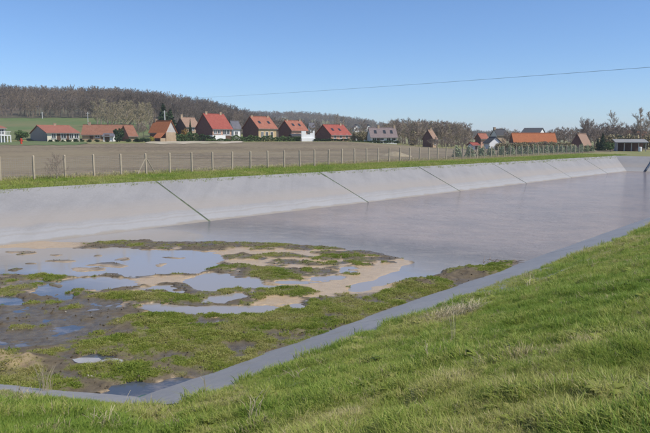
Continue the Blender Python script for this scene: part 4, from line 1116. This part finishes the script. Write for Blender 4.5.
# white stepped garden wall and dark garage beside it
x0, y0, _ = at_d(301.5, 140, 188); zb = gz(x0, y0)
fr = Frame((0, 0, 0), (0.94, 0.34), (-0.34, 0.94))
gw_ = link('garden_wall', pymesh('garden_wall', *join_vf([box_vf(fr, 0, 1.4, 0, .3, -.4, 3.0), box_vf(fr, 1.4, 2.7, 0, .3, -.4, 2.0), box_vf(fr, 2.7, 3.6, 0, .3, -.4, 2.4), box_vf(fr, 3.6, 4.1, 0, .3, -.4, 3.1), box_vf(fr, -.05, 4.15, -.5, 0, -.4, 0.9)]), Wl_white)); gw_.location = (x0, y0, zb)
tag(gw_, 'white stepped garden wall between two houses', 'wall')
rt = house('dark flat-fronted garage left of the white stepped wall', 292.5, 190, 15, 8.5, 3, 136.0, 134.6, R_dark, M_black, name='garage', cat='garage')

# hedges
def hedge(px0, px1, d0, d1, ytop, mat, label, wid=1.2, n=None, size=0.2):
    x0, y0, z0 = at_d(px0, ytop, d0); x1, y1, z1 = at_d(px1, ytop, d1)
    L = math.hypot(x1 - x0, y1 - y0); cx_, cy_ = (x0 + x1) / 2, (y0 + y1) / 2; zb = gz(cx_, cy_)
    h = max(0.7, (z0 + z1) / 2 - zb)
    o = empty('hedge', (cx_, cy_, zb - 0.05), math.atan2(y1 - y0, x1 - x0))
    link('foliage', np_mesh('foliage', leaf_vf(int(px0), n or int(L * h * 150), boxy(L, wid, h, int(px0)), size), mat), o)
    link('stems', np_mesh('stems', join_vf([tube_vf([(-L / 2 + (i + .5) * L / max(2, int(L)), 0, -.2), (-L / 2 + (i + .5) * L / max(2, int(L)), 0.05, h * .7)], [.04, .02], 4, False) for i in range(max(2, int(L)))]), M_bark), o)
    return tag(o, label, 'hedge')
hedge(176, 199, 181, 183, 132.5, M_hedge, 'dark clipped hedge between the barn and the two-storey red-roofed house')
hedge(199, 215, 181, 181, 134.5, M_everg, 'low dark hedge in front of the brick gable of the two-storey house')
hedge(231, 272, 182, 186, 135.5, M_hedge, 'long green hedge in front of the yellow brick house')
hedge(272, 300, 186, 190, 136.2, M_hedge, 'green hedge before the house left of the white stepped wall')
hedge(314, 350, 188, 192, 138.6, M_everg, 'low dark hedge before the last red-roofed house of the row')
hedge(350, 400, 196, 200, 140.4, M_everg, 'dark low hedge in front of the long white house')
hedge(206, 231, 178, 179, 138.6, M_hedge, 'low green border in front of the white ground floor', 1.0)

# ------------------------------------------------------------------ individual plants
plant('bush', 21, 176, 128.5, 'green', 0, 'broad green bush between the balcony house and the grey gable', 'bush', wide=1.15)
plant('round_tree', 119, 178, 127.0, 'round', 0, 'dark round evergreen tree in front of the long orange roof', 'tree', wide=0.85)
plant('conifer_tree', 163, 215, 103.0, 'conifer', 0, 'taller dark conifer behind the barn', 'tree', 'conifers behind the barn', wide=1.5)
plant('conifer_tree', 170, 220, 108.5, 'conifer', 1, 'shorter dark conifer behind the barn at right', 'tree', 'conifers behind the barn', wide=1.6)
plant('conifer_tree', 190, 196, 118.5, 'conifer', 1, 'slim dark conifer left of the two-storey red-roofed house', 'tree', wide=0.55)
plant('yellow_bush', 152, 176, 136.0, 'yellow', 0, 'bright yellow bush at the foot of the barn', 'bush', wide=1.0)
plant('ochre_bush', 184, 192, 127.2, 'ochre', 0, 'ochre bush above the clipped hedge', 'bush', wide=0.8)
for i, (px, yt) in enumerate(((50, 140.6), (57, 140.2), (63, 140.8), (69, 140.3), (76, 139.8), (82, 140.5), (89, 140.2), (97, 140.0), (107, 141.0), (128, 139.5), (136, 139.0), (142, 138.2), (147, 139.2))):
    plant('garden_shrub', px, 172 + (i % 3), yt - 1.3, 'round', i, 'small dark garden shrub in the row before the bungalows', 'shrub', 'dark shrubs before the bungalows', wide=1.9)
for i in range(12):
    plant('shrub', 500 + i * 8.3 + random.uniform(-2, 2), random.uniform(150, 172), random.uniform(141.5, 145), 'dull', i, 'dull olive bush behind the young conifers', 'shrub', 'olive bushes behind the young conifers', wide=1.6)
for i in range(7):
    plant('shrub', 607 + i * 6.6 + random.uniform(-2, 2), random.uniform(176, 200), random.uniform(131, 138), ('dull', 'round')[i % 2], i, 'dark bush crowded behind the open shed', 'shrub', 'bushes behind the open shed', wide=1.3)
for i in range(16):
    plant('bare_tree', 595 + i * 3.7 + random.uniform(-1.5, 1.5), random.uniform(205, 250), random.uniform(121, 130), ('dark', i % 3), 0, 'dark bare tree in the mass behind the open shed', 'tree', 'dark bare trees behind the open shed', wide=1.4)
plant('conifer_tree', 603, 160, 132.5, 'conifer', 0, 'dark dense conifer right of the brown-roofed house', 'tree', 'evergreens by the open shed', wide=1.15)
plant('conifer_tree', 598, 166, 138.0, 'conifer', 1, 'small dark conifer touching the brown-roofed house', 'tree', 'evergreens by the open shed', wide=1.25)
plant('bush', 611, 150, 141.5, 'green', 1, 'olive green bush left of the open shed', 'bush', wide=1.0)
plant('bush', 482, 128, 146.5, 'round', 1, 'dark green bush right behind the fence braces', 'bush', wide=1.1)
plant('conifer_tree', 608, 215, 127.5, 'conifer', 1, 'dark evergreen crown behind the open shed', 'tree', wide=1.5)
plant('conifer_tree', 622, 225, 127.0, 'conifer', 0, 'dark evergreen crown above the left orange roof', 'tree', wide=1.6)
o = plant('bare_shrub', 55, 47.0, 150.5, ('shrub', 0), 0, 'bare twiggy shrub behind the left end of the fence', 'shrub', wide=1.0)
plant('bare_shrub', 575, 120, 151.5, ('shrub', 1), 0, 'small bare shrub behind the fence near the brown-roofed house', 'shrub', wide=1.0)

# pale bare trees between the wood and the village at left
rr_ = random.Random(3)
for i in range(26):
    px = 97 + i * 2.2 + rr_.uniform(-1.5, 1.5)
    plant('pale_tree', px, rr_.uniform(232, 300), rr_.uniform(93.5, 101) + max(0, px - 138) * 0.5, ('poplar', i % 3), 0, 'pale upright bare tree in the clump behind the long orange roof', 'tree', 'pale bare trees left of the conifers', wide=1.35)
for i in range(9):
    px = 126 + i * 6.5 + rr_.uniform(-2, 2)
    plant('bare_tree', px, rr_.uniform(205, 235), rr_.uniform(117, 126), (('tree', i % 4) if i % 2 else ('dark', i % 3)), 0, 'low bare garden tree around the barn', 'tree', 'bare garden trees around the barn', wide=1.2)
for i, px in enumerate((338, 342.5)):
    plant('bare_tree', px, 320, (110, 112)[i], ('tall', i), 0, ('taller of two bare trees above the last red roof', 'shorter of two bare trees above the last red roof')[i], 'tree', wide=1.0)
for i in range(12):
    px = 240 + i * 10.5 + rr_.uniform(-3, 3)
    plant('bare_tree', px, rr_.uniform(235, 300), rr_.uniform(119, 126), ('dark', i % 3), 0, 'low bare tree behind the row of red and orange roofs', 'tree', 'bare trees behind the row of roofs', wide=1.5)
for i in range(8):
    px = 350 + i * 3.2 + rr_.uniform(-1, 1)
    plant('shrub', px, rr_.uniform(212, 250), rr_.uniform(128, 135), 'dull', i, 'dull green shrub left of the long white house', 'shrub', 'shrubs left of the long white house', wide=1.1)
plant('bare_tree', 362, 300, 119.0, ('dark', 1), 0, 'round bare tree above the shrubs left of the white house', 'tree', wide=1.2)
# brown wood at the centre right
for i in range(76):
    px = 383 + i * 1.15 + rr_.uniform(-1.5, 1.5)
    top = np.interp(px, [383, 392, 405, 430, 445, 458, 468, 474], [121, 118, 118, 117.5, 119, 119, 123, 130])
    d = rr_.uniform(214, 290)
    plant('bare_tree', px, d, float(top) + rr_.uniform(-1.5, 4), ((('tree', i % 4), ('tall', i % 3), ('poplar', i % 3), ('dark', (i + 1) % 3))[i % 4]), 0, 'bare brown tree in the wood right of the long white house', 'tree', 'bare trees of the brown wood', wide=1.3)
for i in range(14):
    px = 398 + i * 5.4 + rr_.uniform(-2, 2)
    plant('bare_shrub', px, rr_.uniform(188, 206), rr_.uniform(136, 141), ('dark', i % 3), 0, 'dark bare thicket shrub at the foot of the brown wood', 'shrub', 'thicket at the foot of the brown wood', wide=1.8)
plant('dark_tree', 410, 200, 125.5, ('dark', 0), 0, 'dark rounded bare tree right of the long white house', 'tree', wide=1.2)
plant('evergreen_tree', 412, 204, 127.5, 'dull', 1, 'dull green ivy-clad tree beside the dark rounded bare tree', 'tree', wide=0.75)
# right of the white gable
for i in range(44):
    px = 503 + i * 3.35 + rr_.uniform(-2, 2)
    if 513 < px < 553: d, t = rr_.uniform(240, 300), rr_.uniform(131, 135)
    else: d, t = rr_.uniform(200, 270), rr_.uniform(125, 132)
    plant('bare_tree', px, d, t, (('dark', i % 3) if i % 3 else ('tree', i % 4)), 0, 'low bare tree in the tangle behind the right-hand houses', 'tree', 'bare tangle behind the right-hand houses', wide=1.5)
for i in range(26):
    px = 499 + i * 3.1 + rr_.uniform(-2, 2)
    plant('scrub', px, rr_.uniform(176, 196), rr_.uniform(140.5, 144), (('dark', i % 3) if i % 2 else 'dull'), i, 'brown scrub bush between the young conifers and the long orange roof', 'shrub', 'scrub before the long orange roof', wide=1.7)
for px, d, yt, k, wd, lb in ((582, 215, 116, ('dark', 0), 1.0, 'dark broad bare tree above the brown-roofed house, left one'), (592, 210, 117, ('dark', 2), 1.0, 'dark broad bare tree above the brown-roofed house, right one'),
                             (588, 225, 118, ('tree', 1), 1.0, 'paler bare tree between the two dark broad trees'), (600, 230, 122, ('dark', 1), 1.1, 'low dark bare tree behind the dense conifer'),
                             (617.5, 225, 105.5, ('tall', 0), 0.9, 'tall slim bare tree standing clear against the sky'), (643, 205, 101.5, ('tall', 1), 1.25, 'tallest bare tree at the right edge of the photograph'),
                             (650, 210, 106, ('tall', 2), 1.2, 'bare tree cut by the right edge of the photograph'), (633, 235, 121, ('tree', 2), 1.1, 'bare tree above the orange roofs at right'), (556, 240, 126.5, ('tree', 3), 1.1, 'thin bare tree right of the long orange roof'), (516, 262, 126.5, ('tall', 2), 1.0, 'thin bare tree left of the black-roofed house')):
    plant('bare_tree', px, d, yt, k, 0, lb, 'tree', wide=wd)
# young conifers planted in a row behind the right part of the fence
for i in range(34):
    u_ = 92 + i * 2.0 + rr_.uniform(-.25, .25); v_ = 50.4 + (i % 2) * 1.6 + rr_.uniform(-.2, .2)
    x, y = W(u_, v_); tr, cr, h = LEAFY['young'][i % 3]
    s = rr_.uniform(0.78, 1.05)
    o = empty('young_conifer', (x, y, gz(x, y)), rr_.uniform(0, 6)); o.scale = (s * 1.35, s * 1.35, s)
    link('trunk', tr, o); link('crown', cr, o)
    tag(o, 'pale young conifer in the row behind the right part of the fence', 'conifer', 'young conifers behind the fence')

# ------------------------------------------------------------------ wood on the hills (reads as one mass)
protos = []
for i in range(5):
    t, c = bare_vf(seed=100 + i, h=12, spread=0.33, up=0.8, limbs=9, branches=6, twigs=6, tw=0.05, tr=0.2, base=0.3)
    me = bpy.data.meshes.new('wood_tree')
    V, Fc = join_vf([t, c]); me.from_pydata(V, [], Fc); me.materials.append(M_wood)
    protos.append(bpy.data.objects.new('wood_tree', me))
n = 3600
d = np.sqrt(rng.uniform(334 ** 2, 700 ** 2, n)); kpx = rng.uniform(-180, 320, n)
n2 = 2600
d = np.concatenate([d, np.sqrt(rng.uniform(900 ** 2, 1450 ** 2, n2))]); kpx = np.concatenate([kpx, rng.uniform(180, 560, n2)])
n3 = 260
d = np.concatenate([d, rng.uniform(332, 350, n3)]); kpx = np.concatenate([kpx, rng.uniform(-180, 290, n3)])
X_ = (kpx - CX) / FPX * 0.9926 * d; Y_ = d; n = len(d)
sc = rng.uniform(0.65, 1.12, n) * np.where(d > 800, 1.25, 1) * (0.8 + 0.4 * fbm(X_ * 0.02, Y_ * 0.02, 801, 3))
wd = np.where(d > 800, 1.7, 1.1)
tint = np.clip(0.45 + 1.3 * (fbm(X_ * 0.03, Y_ * 0.012, 811, 4) - 0.5) + rng.normal(0, 0.16, n), 0, 1)
scatter('hill_wood', np.stack([X_, Y_, ground(X_, Y_)], 1), np.stack([np.zeros(n), np.zeros(n), rng.uniform(0, 6.28, n)], 1), np.stack([sc * wd, sc * wd, sc], 1), rng.integers(0, 5, n), tint, protos)

# ------------------------------------------------------------------ poles, cable, small things
def pole(px, d, ytop, rad_, mat, label):
    x, y, zt = at_d(px, ytop, d); zb = gz(x, y)
    o = empty('utility_pole', (x, y, zb)); h = zt - zb
    link('shaft', pymesh('shaft', *tube_vf([(0, 0, -.5), (0, 0, h * .5), (0, 0, h)], [rad_, rad_ * .85, rad_ * .7], 8), mat), o)
    link('crossarm', pymesh('crossarm', *box_vf(IDF, -.6, .6, -.06, .06, h - .55, h - .42), mat), o)
    return tag(o, label, 'pole')
pole(42, 330, 112, 0.22, M_pale, 'pale pole at the meadow edge on the left')
pole(87.5, 250, 112, 0.16, M_pale, 'pale pole behind the long orange roof')
pole(164.5, 205, 110.5, 0.20, M_pale, 'pale pole in front of the dark conifers')
# overhead cable from a pole out of frame at right to one in the wooded hill
A = Vector(at_d(905, 48, 95)); B = Vector(at_d(150, 99.5, 520))
pole(905, 95, 45, 0.17, M_bark, 'wooden pole carrying the overhead cable at right')
pts = []
for i in range(61):
    t = i / 60; p_ = A.lerp(B, t); p_.z -= 4 * 1.2 * t * (1 - t) * 1.0
    pts.append(tuple(p_))
tag(link('overhead_cable', pymesh('overhead_cable', *tube_vf(pts, 0.035, 5), M_cable)), 'dark overhead cable crossing the sky above the houses', 'cable')
# red marker post
x, y, _ = at_d(21.3, 142, 150); zb = gz(x, y)
o = empty('red_hydrant', (x, y, zb)); tag(o, 'small bright red post on the grass left of the grey gable', 'post')
link('column', pymesh('column', *tube_vf([(0, 0, -.1), (0, 0, 0.1), (0, 0, 1.1), (0, 0, 1.3), (0, 0, 1.42)], [.3, .22, .22, .26, .12], 10), M_redp), o)
link('outlet', pymesh('outlet', *tube_vf([(-.42, 0, .9), (.42, 0, .9)], .13, 8), M_redp), o)
# inlet pipe on the far end slope
x0, y0 = W(FAR_U1 + 1.0, 21.0)
def on_end(u, v, up=0.2): return P3(u, v, -0.12 + (u - FAR_U1) * 2.8 / 6.9 + up)
pp = at_d(643.2, 171, 108)
pv_ = UV(pp[0], pp[1])[1]
pts = [P3(FAR_U1 + 0.6, pv_ - 6, 0.55), P3(FAR_U1 + 0.3, pv_ - 3, 0.5), P3(FAR_U1 + 0.0, pv_ - 0.8, 0.35), P3(FAR_U1 - 0.6, pv_ - .1, 0.1), on_end(FAR_U1 - 2.5, pv_), on_end(FAR_U1 - 5, pv_), on_end(FAR_U0 - .3, pv_)]
ip_ = empty('inlet_pipe', P3(FAR_U1, pv_, -.1)); ip_.location = (0, 0, 0)
tag(ip_, 'dark bent inlet pipe running down the far end of the basin', 'pipe')
link('pipe', pymesh('pipe', *tube_vf(pts, 0.15, 10), M_pipe, smooth=True), ip_)
link('flange', pymesh('flange', *tube_vf([pts[3], tuple(np.array(pts[3]) * .9 + np.array(pts[4]) * .1)], 0.24, 12), M_pipe), ip_)

# ------------------------------------------------------------------ light spring haze
m = bpy.data.materials.new('haze_air'); m.use_nodes = True
nt = m.node_tree; nt.nodes.remove(nt.nodes['Principled BSDF'])
pvn = nt.nodes.new('ShaderNodeVolumePrincipled')
pvn.inputs['Color'].default_value = (0.88, 0.93, 1.0, 1); pvn.inputs['Density'].default_value = 0.00019
nt.links.new(pvn.outputs[0], nt.nodes['Material Output'].inputs['Volume'])
hz = link('haze', pymesh('haze', *box_vf(IDF, -4600, 4600, -650, 6100, -4.0, 90.0), m))
structure(hz, 'stuff')
